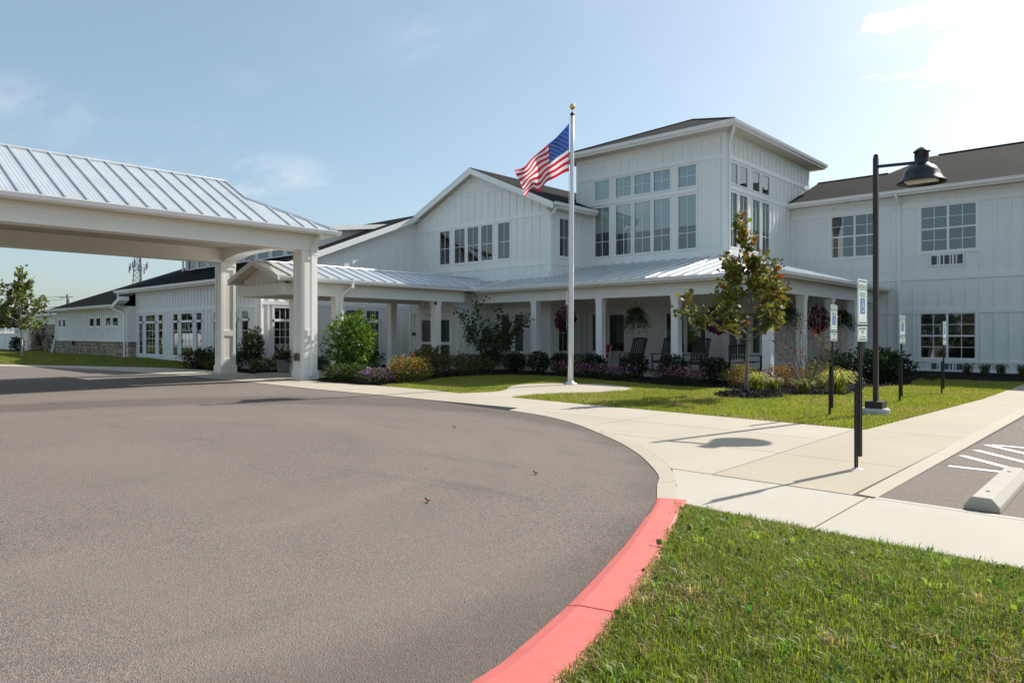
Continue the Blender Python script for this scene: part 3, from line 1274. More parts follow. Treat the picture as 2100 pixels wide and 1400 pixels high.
v_ = np.stack([P3(bx_ - dy_ * w_ / 2, by_ + dx_ * w_ / 2, z_), P3(bx_ + dy_ * w_ / 2, by_ - dx_ * w_ / 2, z_),
               P3(bx_ + dx_ * ln_ * le_ * .3 + dy_ * w_ * .4, by_ + dy_ * ln_ * le_ * .3 - dx_ * w_ * .4, z_ + ln_ * .6), P3(bx_ + dx_ * ln_ * le_ * .3 - dy_ * w_ * .4, by_ + dy_ * ln_ * le_ * .3 + dx_ * w_ * .4, z_ + ln_ * .6),
               P3(bx_ + dx_ * ln_ * le_, by_ + dy_ * ln_ * le_, z_ + ln_ * (1 - .4 * le_).clip(.3, 1))], 1)
tc_ = np.repeat(shades((.16, .27, .035), len(tx_), .3, [(.36, .28, .13), (.26, .36, .05)], .35), rep, 0)
o = np_mesh('grass_tufts', v_, [(0, 1, 2, 3), (3, 2, 4)], (tc_ * (1 + .15 * RNG.normal(size=(n_, 1)))).clip(.01, .9), 'grass_blade')
tag(stuff(o), 'longer ragged tufts scattered through the foreground lawn', 'grass')
o = blades('grass', NEAR, 2500, .045, .006, z_near, lo=(.4, 1.0), hi=(5, 5.6))
tag(stuff(o), 'short lawn grass right of the foreground corner', 'grass')

BF = [(-16.5, 12.40), (-16.6, 13.0), (-16.85, 13.8), (-17.5, 15.2), (-17.85, 16.5), (-17.6, 17.8), (-16.6, 18.9), (-15.3, 19.1), (-13.5, 18.65), (-11.76, 18.15), (-9.86, 17.8), (-8.8, 18.0), (-8.0, 17.5), (-7.39, 17.03), (-6.7, 17.05), (-6.0, 17.43), (-5.6, 17.95), (-5.62, 18.9), (-5.95, 20.9), (-5.3, 22.8), (-5.7, 25.0), (-5.8, 26.5), (-4.76, 26.3), (-3.05, 26.4)]
BED = [(-19.9, 12.2), (-19.1, 12.02), (-18.0, 12.08), (-17.2, 12.2)] + BF + [(-3.0, 32.0), (-8.6, 32.0), (-8.6, 20.95), (-22.0, 20.95), (-21.0, 20.4), (-21.0, 12.4)]
MID = [(-16.45, 12.26), (-14.34, 12.28), (-12.96, 12.10), (-12.62, 13.0), (-12.85, 13.7), (-13.3, 14.25), (-13.75, 15.0), (-13.85, 15.7), (-13.5, 16.4), (-12.8, 16.95), (-12.0, 17.1), (-11.2, 16.9), (-10.6, 16.35), (-10.33, 15.6), (-10.5, 14.7), (-10.95, 13.8), (-11.25, 13.1), (-11.3, 12.5), (-11.26, 12.18), (-8.86, 12.0), (-6.81, 11.94), (-3.37, 11.82), (-2.96, 19.2), (-2.91, 26.4)] + BF[::-1]
z_flat = lambda x, y: np.zeros_like(np.asarray(x, float)) - .012
sheet('lawn', MID, z_flat, 'lawn_soil', 1.0)
o = blades('grass', MID, 3600, .05, .011, z_flat, seg2=False, tone=(1.25, 1.18, 1.2))
tag(stuff(o), 'mown lawn grass between the pavement and the porch beds', 'grass')
LLAWN = [(-60, 0), (-48, 5.3), (-41.89, 8.3), (-37.25, 10.3), (-32.83, 12.25), (-31.0, 12.6), (-31.0, 14.2), (-41.2, 14.2), (-41.2, 13.8), (-54, 13.8), (-54, 20), (-75, 20), (-75, 0)]
z_left = lambda x, y: -.012 + .2 * np.clip((np.asarray(y, float) - 8.0 - .45 * (np.asarray(x, float) + 41)) / 5.0, 0, 1)
sheet('lawn', LLAWN, z_left, 'lawn_soil', 1.5)
o = blades('grass', LLAWN, 1300, .06, .013, z_left, seg2=False, lo=(-60, 5), hi=(-31, 14.5))
tag(stuff(o), 'shaded lawn grass along the far left wing', 'grass')

bed = struct(MB().poly([(x, y, .004) for x, y in BED]).build('planting_bed', 'mulch_bed'))
LBED = [(-31.4, 12.55), (-28.41, 12.93), (-25.3, 12.7), (-25.2, 20.4), (-27.5, 20.4), (-27.5, 14.2), (-31.4, 14.2)]
struct(MB().poly([(x, y, .006) for x, y in LBED]).build('planting_bed', 'mulch_bed'))


def mulch_chips(name, poly, dens, zf, label, parent=None, size=.055):
    xs = [p[0] for p in poly]
    ys = [p[1] for p in poly]
    n = int((max(xs) - min(xs)) * (max(ys) - min(ys)) * dens)
    x, y = RNG.uniform(min(xs), max(xs), n), RNG.uniform(min(ys), max(ys), n)
    k = in_poly(x, y, poly)
    x, y = x[k], y[k]
    n = len(x)
    P = np.stack([x, y, zf(x, y) + RNG.uniform(.0, .03, n)], -1)
    c = shades((.016, .012, .010), n, .5, [(.035, .026, .02), (.05, .04, .035)], .2)
    out = np.tile([0, 0, .25], (n, 1)) + RNG.normal(size=(n, 3)) * [1, 1, .25]
    return leaves(name, P, size, c, 'mulch', parent, out=out, aspect=.35)


o = mulch_chips('mulch', [(-19.9, 12.2), (-19.1, 12.02), (-18.0, 12.08), (-17.2, 12.2)] + BF[:20] + [(-8.5, 20.9), (-20, 20.9)], 260, lambda x, y: .006 + 0 * x, '')
tag(stuff(o), 'black shredded bark mulch in the bed along the porch', 'mulch')

# ================================================================== MAIN BUILDING
YT, XT, YR, XG, YG, XL, YL = 25.46, -12.25, 32.03, -18.78, 22.72, -27.56, 14.27
B = thing('building', 'large white board-and-batten care home with gabled wings, corner tower and wraparound porch', 'building', (-18, 24, 0))

# ---- corner tower
FT, FS = Face('A', YT), Face('B', XT)
TZ = 9.32
low_t = [(-18.59, -17.82), (-17.67, -16.91), (-14.84, -14.06), (-13.91, -13.12)]
up_t = [(-18.44, -17.69), (-17.33, -16.56), (-16.39, -15.60), (-15.45, -14.68), (-14.30, -13.52)]
holes = [(a, b, .74, 2.32) for a, b in low_t] + [(a, b, 7.41, 8.24) for a, b in up_t] + [(a, b, 4.92, 7.05) for a, b in up_t]
wall(B, FT, -19.46, XT, 0, TZ, holes, bands=((0, .2), (.45, .62), (2.42, 2.62), (4.45, 4.80), (7.16, 7.32, -18.78, -13.4), (8.33, 8.50), (9.14, TZ)), phase=.25)
for a, b in low_t:
    window(B, FT, a, b, .74, 2.32, hung=False, grid=(1, 1), casing=.04, blind=('venetian', .75))
for i, (a, b) in enumerate(up_t):
    window(B, FT, a, b, 7.41, 8.24, grid=(2, 2), blind=('roller', 1.0), casing=.04)
    window(B, FT, a, b, 4.92, 7.05, grid=(2, 1), grid_z=5.55, blind=('roller', .56 if i else .50), casing=.04)
side_t = [(25.72, 26.45), (26.67, 27.39), (27.88, 28.58), (28.82, 29.55)]
holes = [(a, b, .70, 2.33) for a, b in side_t] + [(a, b, 7.41, 8.19) for a, b in side_t] + [(a, b, 4.91, 7.03) for a, b in side_t]
wall(B, FS, YT, 34.14, 0, TZ, holes, bands=((0, .2), (.42, .58), (2.43, 2.62), (4.45, 4.80), (7.14, 7.31), (8.30, 8.48), (9.14, TZ)), phase=.3, edges=(True, True))
for i, (a, b) in enumerate(side_t):
    window(B, FS, a, b, .70, 2.33, casing=.05, blind=('venetian', .5))
    window(B, FS, a, b, 7.41, 8.19, grid=(1, 1), casing=.04)
    window(B, FS, a, b, 4.91, 7.03, grid=(2, 1), grid_z=5.6, blind=('roller', .56), casing=.04)
room(B, FT, -19.3, XT - .2, .1, 2.6)
room(B, FT, -19.3, XT - .2, 4.6, 9.0, 6.0)
room(B, FS, YT + 2.7, 32, .1, 2.6)
room(B, FS, YT + .2, 32, 4.6, 9.0, 5.0)
MB().poly([(-19.46, YT, 6.5), (-19.46, 34.14, 6.5), (-19.46, 34.14, TZ), (-19.46, YT, TZ)]).add([(-19.46, 34.14, 6), (XT, 34.14, 6), (XT, 34.14, TZ), (-19.46, 34.14, TZ)], [(0, 1, 2, 3)]).build('rear_wall', 'siding', B)
# tower eaves: soffit, fascia, gutter, hip roof
ex0, ex1, ey0, ey1, ez = -20.0, XT + .58, YT - .58, 34.7, 9.32
MB().box(ex0, ex1, ey0, ey1, ez, ez + .03).build('soffit', 'soffit', B)
mb = MB()
mb.box(ex0, ex1, ey0 - .02, ey0, ez - .01, ez + .2)
mb.box(ex1, ex1 + .02, ey0, ey1, ez - .01, ez + .2)
mb.box(ex0 - .02, ex0, ey0, ey1, ez - .01, ez + .2)
mb.build('fascia', 'trim', B)
gutter(B, [(ex0 - .15, ey0 - .15, ez + .2), (ex1 + .15, ey0 - .15, ez + .2), (ex1 + .15, ey1, ez + .2)], out=[(0, -1), (1, -1), (1, 0)])
rm = MB()
zr = ez + .215
ax, ay, az = -15.86, 29.6, 11.42
c4 = [(ex0 - .06, ey0 - .06, zr), (ex1 + .06, ey0 - .06, zr), (ex1 + .06, ey1 + .06, zr), (ex0 - .06, ey1 + .06, zr)]
ap = (ax, ay, az)
rm.add(c4[:2] + [ap], [(0, 1, 2)], 0)
rm.add([c4[1], c4[2], ap], [(0, 1, 2)], 1)
rm.add([c4[2], c4[3], ap], [(0, 1, 2)], 0)
rm.add([c4[3], c4[0], ap], [(0, 1, 2)], 1)
rm.add([(p[0], p[1], p[2] - .03) for p in c4], [(0, 3, 2, 1)], 0)
rm.build('roof', ['shingle_grey', 'shingle_grey_x'], B)
for i in (0, 1, 2, 3):
    MB().tube([c4[i], ap], .05, 5).build('ridge_cap', 'shingle_grey', B)
downspout(B, [(XT + .55, YT - .45, 9.32), (XT + .5, YT - .4, 9.2), (XT + .14, YT + .1, 8.98), (XT + .09, YT + .12, 8.85), (XT + .09, YT + .12, 4.75), (XT + .2, YT - .1, 4.6)], .06)

# ---- front gable block
FG, FGS = Face('A', YG), Face('B', XG)
gw = [(-25.73, -25.04), (-24.68, -23.98), (-23.78, -23.07), (-22.88, -22.16), (-21.80, -21.10)]
low_g = [(-21.61, -21.13), (-20.78, -20.29)]
gx_l, gx_r, gpk = -27.60, XG, -23.20
slope_g = .44
gtop = [(gx_l, 6.984), (gx_l, 6.69), (gx_r, 6.69), (gx_r, 6.975), (gpk, 8.92)]
holes = [(a, b, 4.85, 6.44) for a, b in gw] + [(a, b, .74, 2.34) for a, b in low_g]
wall(B, FG, gx_l, gx_r, 0, 6.70, holes, top=gtop, bands=((2.44, 2.64, -22.0, gx_r), (4.42, 4.62), (6.52, 6.70), (7.93, 8.02, -25.2, -21.2)), spacing=.44, phase=.3, batz0=.62, edges=(False, True))
lap = MB()
for k in range(9):
    z = 8.03 + k * .135
    half = max(0, (gtop[4][1] - z - .06) / slope_g)
    if half > .15:
        lap.slab([(gpk - half, YG - .012, z + .135), (gpk + half, YG - .012, z + .135), (gpk + half, YG - .03, z), (gpk - half, YG - .03, z)], (0, .02, 0))
lap.build('lap_siding', 'siding', B)
for a, b in gw:
    window(B, FG, a, b, 4.85, 6.44, grid=(2, 1), grid_z=5.60, casing=.055)
for a, b in low_g:
    window(B, FG, a, b, .74, 2.34, grid=(1, 1), blind=('venetian', .9))
room(B, FG, -27.2, -19.0, 4.7, 6.65, 1.6)
room(B, FG, -21.9, -19.0, .5, 2.6, 1.6)
# its right-hand return
holes = [(23.37, 23.98, 4.83, 6.42), (23.31, 23.91, .75, 2.32)]
wall(B, FGS, YG, YT, 0, 6.85, holes, bands=((2.44, 2.64), (4.42, 4.62), (6.52, 6.7)), phase=.3, batz0=.62, edges=(True, False))
window(B, FGS, 23.37, 23.98, 4.83, 6.42, grid=(2, 2), casing=.075)
window(B, FGS, 23.31, 23.91, .75, 2.32, grid=(2, 2), casing=.075)
room(B, FGS, YG + .2, YT - .1, 4.6, 6.8, 1.5)
room(B, FGS, YG + .2, YT - .1, .3, 2.6, 1.5)
stones(B, FG, -22.0, XG, 0, .58)
stones(B, FGS, YG, YT - .05, 0, .58)


# gable roof, both slopes, with fascia boards
def gz(x):
    return 9.12 - abs(x - gpk) * slope_g


y0g = YG - .42
rm = MB()
xr, xl = XG + .5, gx_l - .35
rm.slab([(gpk, y0g, gz(gpk)), (xr, y0g, gz(xr)), (xr, 34, gz(xr)), (gpk, 34, gz(gpk))], (0, 0, -.05), 0)
rm.slab([(xl, y0g, gz(xl)), (gpk, y0g, gz(gpk)), (gpk, 34, gz(gpk)), (xl, 34, gz(xl))], (0, 0, -.05), 0)
rm.build('roof', 'shingle_grey_x', B)
for a, b in ((xl, gpk), (gpk, xr)):
    q = [(a, y0g - .012, gz(a) - .03), (b, y0g - .012, gz(b) - .03), (b, y0g - .012, gz(b) - .30), (a, y0g - .012, gz(a) - .30)]
    MB().slab(q, (0, .03, 0)).build('rake_board', 'trim', B)
so = MB()
for a, b in ((xl, gpk), (gpk, xr)):
    so.poly([(a, y0g, gz(a) - .18), (b, y0g, gz(b) - .18), (b, YG, gz(b) - .18), (a, YG, gz(a) - .18)])
so.box(XG, XG + .44, y0g + .05, YT, 6.69, 6.71)
so.build('soffit', 'soffit', B)
MB().box(XG + .43, XG + .46, y0g + .01, YT, 6.72, 6.92).build('fascia', 'trim', B)
gutter(B, [(XG + .6, y0g, 6.94), (XG + .6, YT - .05, 6.94)], out=(1, 0))
downspout(B, [(XG + .52, y0g + .15, 6.75), (XG + .42, y0g + .2, 6.6), (XG + .1, YG - .09, 6.38), (XG + .07, YG - .09, 6.25), (XG + .07, YG - .09, 4.15), (XG + .16, YG - .25, 4.02)], .055)

# ---- right wing
FR = Face('A', YR)
wu = [(-10.49, -8.62), (-7.02, -5.17), (-2.9, -1.05), (.6, 2.4)]
holes = [(a, b, 4.82, 6.56) for a, b in wu] + [(-7.05, -5.20, .55, 2.28), (-2.9, -1.05, .55, 2.28)]
wall(B, FR, XT, 4.5, 0, 7.12, holes, bands=((0, .08), (.36, .46), (2.31, 2.50), (3.66, 3.87), (6.62, 6.80), (7.0, 7.12)), spacing=.46, phase=.35, edges=(True, False))
for a, b in wu:
    window(B, FR, a, b, 4.82, 6.56, cols=2, hung=True, grid=(2, 2), blind=('venetian', .55) if a > -8 else None)
for a, b in ((-7.05, -5.20), (-2.9, -1.05)):
    window(B, FR, a, b, .55, 2.28, cols=2, hung=True, grid=(2, 2), blind=('venetian', .5))
room(B, FR, XT + .1, 4.3, 4.6, 6.9)
room(B, FR, XT + .1, 4.3, .3, 2.5)


def louvre(a0, a1, z0, z1):
    mb = MB()
    FR.box(mb, a0 - .06, a1 + .06, z1, z1 + .06, .003, .035)
    FR.box(mb, a0 - .06, a1 + .06, z0 - .06, z0, .003, .035)
    FR.box(mb, a0 - .06, a0, z0, z1, .003, .035)
    FR.box(mb, a1, a1 + .06, z0, z1, .003, .035)
    for k in range(1, 5):
        x = a0 + (a1 - a0) * k / 5
        FR.box(mb, x - .02, x + .02, z0, z1, .003, .03)
    v = mb.build('air_grille', 'trim', B)
    sl = MB()
    z = z0 + .01
    while z < z1 - .02:
        sl.poly([FR.p(a0, z, .022), FR.p(a1, z, .022), FR.p(a1, z + .03, .004), FR.p(a0, z + .03, .004)])
        z += .032
    sl.build('louvre', 'louver', v)


louvre(-6.67, -5.59, 4.24, 4.62)
louvre(-6.67, -5.62, .06, .33)
louvre(-2.5, -1.4, 4.24, 4.62)
MB().box(XT, 4.6, YR - .5, YR, 7.12, 7.15).build('soffit', 'soffit', B)
MB().box(XT, 4.6, YR - .52, YR - .5, 7.10, 7.28).build('fascia', 'trim', B)
gutter(B, [(XT + .0, YR - .66, 7.30), (4.6, YR - .66, 7.30)], out=(0, -1))
RS = (8.84 - 7.31) / (35.38 - 31.43)


def wz(y):
    return 7.31 + (y - 31.43) * RS


def wp(x, y):
    return (x, y, wz(y))


y1r, y2r = 35.38, 38.4
rm = MB()
rm.slab([wp(XT + .01, 31.42), wp(4.6, 31.42), wp(4.6, y2r), wp(-8.05, y2r), wp(-9.1, y1r), wp(XT + .01, y1r)], (0, 0, -.05))
rm.slab([(XT + .01, y1r, wz(y1r)), (-9.1, y1r, wz(y1r)), (-9.1, y1r + 4, wz(y1r) - 1.55), (XT + .01, y1r + 4, wz(y1r) - 1.55)], (0, 0, -.05))
rm.slab([(-8.05, y2r, wz(y2r)), (4.6, y2r, wz(y2r)), (4.6, y2r + 7, wz(y2r) - 2.7), (-8.05, y2r + 7, wz(y2r) - 2.7)], (0, 0, -.05))
rm.poly([(-9.1, y1r, wz(y1r)), (-8.05, y2r, wz(y2r)), (-8.05, y2r + 7, wz(y2r) - 2.7), (-9.1, y1r + 4, wz(y1r) - 1.55)])
rm.build('roof', 'shingle_grey', B)
MB().tube([wp(XT, y1r), wp(-9.1, y1r)], .05, 5).tube([wp(-7.7, y2r), wp(4.6, y2r)], .06, 5).build('ridge_cap', 'shingle_dark', B)
downspout(B, [(-7.82, YR - .58, 7.2), (-7.82, YR - .5, 7.05), (-7.82, YR - .12, 6.78), (-7.82, YR - .07, 6.6), (-7.82, YR - .07, .1)], .065)
mb = MB()
FR.box(mb, -3.32, -3.02, .18, .42, .003, .09)
mb.build('meter_box', 'dark_bronze', B)

# ---- left wing: end wall, long front, lower far wing
FL, FLE = Face('A', YL), Face('B', XL)
grp = []
for k in range(3):
    o_ = 4.57 * k
    grp += [(-40.80 + o_, -40.26 + o_), (-39.84 + o_, -38.52 + o_), (-38.10 + o_, -37.54 + o_)]
holes = [(a, b, 2.15, 2.47) for a, b in grp] + [(a, b, .43, 2.05) for a, b in grp]
wall(B, FL, -41.18, XL, 0, 3.75, holes, bands=((0, .2), (2.60, 2.78), (3.6, 3.75)), phase=.2, casing=.09, spacing=.36)
for a, b in grp:
    window(B, FL, a, b, 2.15, 2.47, grid=(2, 1) if b - a > 1 else (1, 1), casing=.075)
    window(B, FL, a, b, .43, 2.05, grid=(3, 4) if b - a > 1 else (1, 4), casing=.075, blind=None)
room(B, FL, -41, XL - .1, .1, 2.7, 2.4)
le = [(15.01, 15.79), (18.59, 19.34), (19.72, 20.43)]
holes = [(a, b, 2.12, 2.58) for a, b in le] + [(a, b, .40, 2.00) for a, b in le]
etop = [(YL, 3.74), (YG, 3.74), (YG, 7.22), (YL, 3.88)]
wall(B, FLE, YL, YG, 0, 3.75, holes, top=etop, bands=((2.72, 2.88),), phase=.45, spacing=.47, edges=(True, False))
for a, b in le:
    window(B, FLE, a, b, 2.12, 2.58, grid=(3, 1), casing=.075)
    window(B, FLE, a, b, .40, 2.00, grid=(3, 5), casing=.075, blind=('venetian', .95))
room(B, FLE, YL + .2, 22.4, .1, 2.7, 1.5)


def lz(y):
    return 3.95 + (y - 13.83) * .395


rm = MB()
rm.slab([(-43.0, 13.83, lz(13.83)), (XL + .38, 13.83, lz(13.83)), (XL + .38, YG - .45, lz(YG - .45)), (XL + .2, YG, lz(YG)), (-27.2, 22.8, lz(22.8)), (-43.0, 22.8, lz(22.8))], (0, 0, -.05))
rm.slab([(-43.0, 22.8, lz(22.8)), (-27.2, 22.8, lz(22.8)), (-27.2, 32, 4.0), (-43.0, 32, 4.0)], (0, 0, -.05))
rm.build('roof', 'shingle_dark', B)
fa = MB()
fa.slab([(XL + .40, 13.83, lz(13.83) - .02), (XL + .40, YG - .02, lz(YG) - .02), (XL + .40, YG - .02, lz(YG) - .30), (XL + .40, 13.83, lz(13.83) - .30)], (-.03, 0, 0))
fa.build('rake_board', 'trim', B)
fa = MB()
fa.slab([(-43.0, 13.83, lz(13.83) - .02), (-43.0, YG, lz(YG) - .02), (-43.0, YG, lz(YG) - .28), (-43.0, 13.83, lz(13.83) - .28)], (.03, 0, 0))
fa.build('rake_board', 'trim', B)
so = MB()
so.poly([(XL, YL, lz(YL) - .2), (XL + .4, YL, lz(YL) - .2), (XL + .4, YG, lz(YG) - .2), (XL, YG, lz(YG) - .2)])
so.poly([(-43.0, YL, lz(YL) - .2), (-41.18, YL, lz(YL) - .2), (-41.18, 22.8, lz(22.8) - .2), (-43.0, 22.8, lz(22.8) - .2)])
so.poly([(-43.0, 13.85, 3.72), (XL + .4, 13.85, 3.72), (XL + .4, YL, 3.72), (-43.0, YL, 3.72)])
so.build('soffit', 'soffit', B)
MB().box(-43.0, XL + .4, 13.83, 13.85, 3.70, 3.88).build('fascia', 'trim', B)
gutter(B, [(-43.05, 13.69, 3.90), (XL + .42, 13.69, 3.90)], out=(0, -1))
MB().poly([(-41.18, YL, 0), (-41.18, 30, 0), (-41.18, 30, 4.6), (-41.18, 22.8, lz(22.8) - .1), (-41.18, YL, lz(YL) - .1)]).build('rear_wall', 'siding', B)
downspout(B, [(XL + .12, 13.8, 3.75), (XL + .1, YL - .3, 3.55), (XL + .07, YL + .1, 3.3), (XL + .07, YL + .1, .1), (XL + .16, YL - .1, .05)], .05)
downspout(B, [(-42.6, 13.8, 3.8), (-42.6, 13.8, 3.35), (-42.6, 14.0, 3.25)], .06)

# clerestory riding on the left wing roof
FC = Face('A', 16.7)
cw_ = [(-40.3 + 1.35 * k, -39.3 + 1.35 * k) for k in range(9)]
wall(B, FC, -40.6, -28.6, 4.7, 6.2, [(a, b, 5.12, 5.95) for a, b in cw_], bands=((4.95, 5.02),), bat=False)
for a, b in cw_:
    window(B, FC, a, b, 5.12, 5.95, grid=(1, 1), casing=.06)
room(B, FC, -40.5, -28.7, 5.0, 6.1, 2)
FCS = Face('B', -28.6)
wall(B, FCS, 16.7, 25, 4.6, 6.2, (), top=[(16.7, 6.19), (25, 6.19), (25, 7.35)], phase=.4, spacing=.47, edges=(True, False))
mb = MB()
mb.slab([(-41.1, 16.2, 6.22), (-28.2, 16.2, 6.22), (-28.2, 25, 7.45), (-41.1, 25, 7.45)], (0, 0, -.04))
mb.build('clerestory_roof', 'metal_roof', B)
mb = MB()
mb.slab([(-28.19, 16.2, 6.21), (-28.19, 25, 7.44), (-28.19, 25, 7.24), (-28.19, 16.2, 6.01)], (-.03, 0, 0))
mb.box(-41.1, -28.2, 16.18, 16.2, 6.03, 6.21)
mb.build('fascia', 'trim', B)
MB().poly([(-40.6, 16.7, 4.6), (-40.6, 25, 4.6), (-40.6, 25, 7.3), (-40.6, 16.7, 6.2)]).build('rear_wall', 'siding', B)
downspout(B, [(-40.65, 16.55, 6.1), (-40.65, 16.55, 4.95), (-40.5, 16.4, 4.9)], .06)
mb = MB()
mb.slab([(-33.3, 24.6, 7.75), (-28.2, 24.6, 7.75), (-28.2, 26.5, 8.15), (-33.3, 26.5, 8.15)], (0, 0, -.22))
mb.build('rear_roof_edge', 'metal_roof', B)

# lower far wing with ledgestone base
F2, F2E = Face('A', 13.83), Face('B', -41.18)
w2 = [(-53.81, -53.37), (-52.94, -52.41), (-47.54, -46.73), (-46.38, -45.61), (-44.68, -43.87), (-43.55, -42.69)]
wall(B, F2, -54.25, -41.18, 0, 3.0, [(a, b, 1.96, 2.40) for a, b in w2], bands=((1.02, 1.12), (2.88, 3.0)), phase=.2, spacing=.36, batz0=1.12)
for a, b in w2:
    window(B, F2, a, b, 1.96, 2.40, grid=(1, 1), casing=.10)
room(B, F2, -54, -41.4, 1.7, 2.7, 1.5)
wall(B, F2E, 13.83, YL, 0, 3.0, (), bat=False, edges=(False, False))
stones(B, F2, -54.25, -41.18, 0, 1.02)
stones(B, F2E, 13.83, YL, 0, 1.02)
sl2 = .44
rm = MB()
e0, e1, ey = -54.75, -41.0, 13.38
rz = lambda y: 3.10 + (y - ey) * sl2
tpk = 6.6
rm.slab([(e0, ey, 3.10), (e1 - 1.2, ey, 3.10), (-42.9, 14.2, rz(14.2)), (-42.9, ey + tpk, rz(ey + tpk)), (e0 + tpk, ey + tpk, rz(ey + tpk))], (0, 0, -.05), 0)
rm.slab([(e0, ey, 3.10), (e0 + tpk, ey + tpk, rz(ey + tpk)), (e0, ey + 2 * tpk, 3.10)], (0, 0, -.05), 1)
rm.slab([(e0 + tpk, ey + tpk, rz(ey + tpk)), (-42.9, ey + tpk, rz(ey + tpk)), (-42.9, ey + 2 * tpk, 3.10), (e0, ey + 2 * tpk, 3.10)], (0, 0, -.05), 0)
rm.build('roof', ['shingle_dark', 'shingle_dark_x'], B)
mb = MB()
mb.box(e0, e1, ey, 13.83, 2.98, 3.0)
mb.box(e0, e0 + .02, ey, 26, 2.94, 3.08)
mb.build('soffit', 'soffit', B)
MB().box(e0, e1 - 1.0, ey - .02, ey, 2.93, 3.08).build('fascia', 'trim', B)
gutter(B, [(e0 - .1, ey - .15, 3.10), (e1 - 1.1, ey - .15, 3.10)], out=(0, -1))
MB().slab([(-42.1, ey - .05, 3.12), (-41.0, ey - .05, 3.5), (-41.0, ey - .05, 3.30), (-42.1, ey - .05, 2.92)], (0, .5, 0)).build('rake_board', 'trim', B)
downspout(B, [(-42.3, ey - .08, 2.98), (-42.0, 13.6, 2.75), (-41.5, 13.75, 2.62), (-41.45, 13.75, .15), (-41.5, 13.55, .08)], .06)
downspout(B, [(-54.5, ey - .05, 2.98), (-54.3, 13.7, 2.6), (-54.28, 13.76, 2.4), (-54.28, 13.76, 1.4), (-54.3, 13.5, .15), (-54.45, 13.4, .08)], .06)
MB().poly([(-54.25, 13.83, 0), (-54.25, 27, 0), (-54.25, 27, 3), (-54.25, 13.83, 3)]).build('rear_wall', 'siding', B)
# recessed far end of that wing, stone to shoulder height
F3 = Face('A', 15.6)
wall(B, F3, -68.9, -54.25, 0, 3.0, (), bands=((2.2, 2.28),), bat=False, edges=(False, False))
stones(B, F3, -68.9, -54.25, 0, 2.2)
MB().slab([(-69.4, 15.2, 3.05), (-54, 15.2, 3.05), (-54, 20, 4.6), (-65, 20, 4.6)], (0, 0, -.06)).build('roof', 'shingle_dark', B)
MB().box(-69.4, -54.3, 15.18, 15.2, 2.88, 3.04).build('fascia', 'trim', B)
mb = MB().lathe([(0, 0), (.09, 0), (.1, .05), (.06, .22), (0, .24)], (-50.2, 13.66, .82), 10)
mb.tube([(-50.2, 13.8, .7), (-50.2, 13.68, .82)], .03, 6)
mb.build('flood_light', 'black_metal', B)
MB().lathe([(0, -.1), (.09, -.06), (.1, .0), (.09, .06), (0, .1)], (-64.0, 15.5, 2.7), 10).build('wall_light', 'black_metal', B)

# ---- entrance vestibule
FV, FVS = Face('A', 20.43), Face('B', -22.04)
wall(B, FV, -25.2, -22.04, 0, 3.25, [(-24.47, -22.42, .02, 2.28)], bands=((2.42, 2.58), (3.1, 3.25)), phase=.3, spacing=.36)
wall(B, FVS, 20.43, YG, 0, 3.7, (), bands=((2.44, 2.62),), phase=.4, spacing=.44, batz0=.62, edges=(True, False))
stones(B, FVS, 20.43, YG, 0, .58)
wall(B, Face('B', -25.05), 20.43, YG, 0, 3.5, (), bat=False, edges=(False, False))
stones(B, FV, -25.15, -24.75, 0, .62)
room(B, FV, -25, -22.2, 0, 2.5, 1.9)
mb = MB()
FV.box(mb, -24.57, -24.47, 0, 2.38, -.06, .05)
FV.box(mb, -22.42, -22.32, 0, 2.38, -.06, .05)
FV.box(mb, -24.47, -22.42, 2.20, 2.38, -.06, .05)
dr = mb.build('sliding_door', 'vinyl', B)
for a, b in ((-24.47, -23.46), (-23.44, -22.42)):
    mb = MB()
    FV.box(mb, a, a + .09, .03, 2.2, -.05, .02)
    FV.box(mb, b - .09, b, .03, 2.2, -.05, .02)
    for za, zb in ((.03, .16), (1.02, 1.14), (2.1, 2.2)):
        FV.box(mb, a + .09, b - .09, za, zb, -.049, .018)
    mb.build('door_leaf', 'vinyl', dr)
    for za, zb in ((.16, 1.02), (1.14, 2.1)):
        p = MB()
        FV.quad(p, a + .09, b - .09, za, zb, -.02)
        p.build('pane', 'glass', dr)
mb = MB()
FV.box(mb, -23.75, -23.35, 2.28, 2.35, .05, .10)
mb.build('door_sensor', 'black_metal', B)
mb = MB()
FV.box(mb, -24.95, -24.78, 1.42, 1.55, .03, .08)
mb.build('intercom', 'black_metal', B)


# ---- porch: columns, beams, ceiling, metal roof
def porch_column(x, y, z0, z1, w=.27):
    h = w / 2
    mb = MB()
    mb.box(x - h, x + h, y - h, y + h, z0, z1)
    mb.box(x - h - .025, x + h + .025, y - h - .025, y + h + .025, z0, z0 + .2)
    mb.box(x - h - .02, x + h + .02, y - h - .02, y + h + .02, z1 - .16, z1)
    mb.box(x - h - .012, x + h + .012, y - h - .012, y + h + .012, z1 - .26, z1 - .24)
    return mb.build('porch_column', 'trim', B)


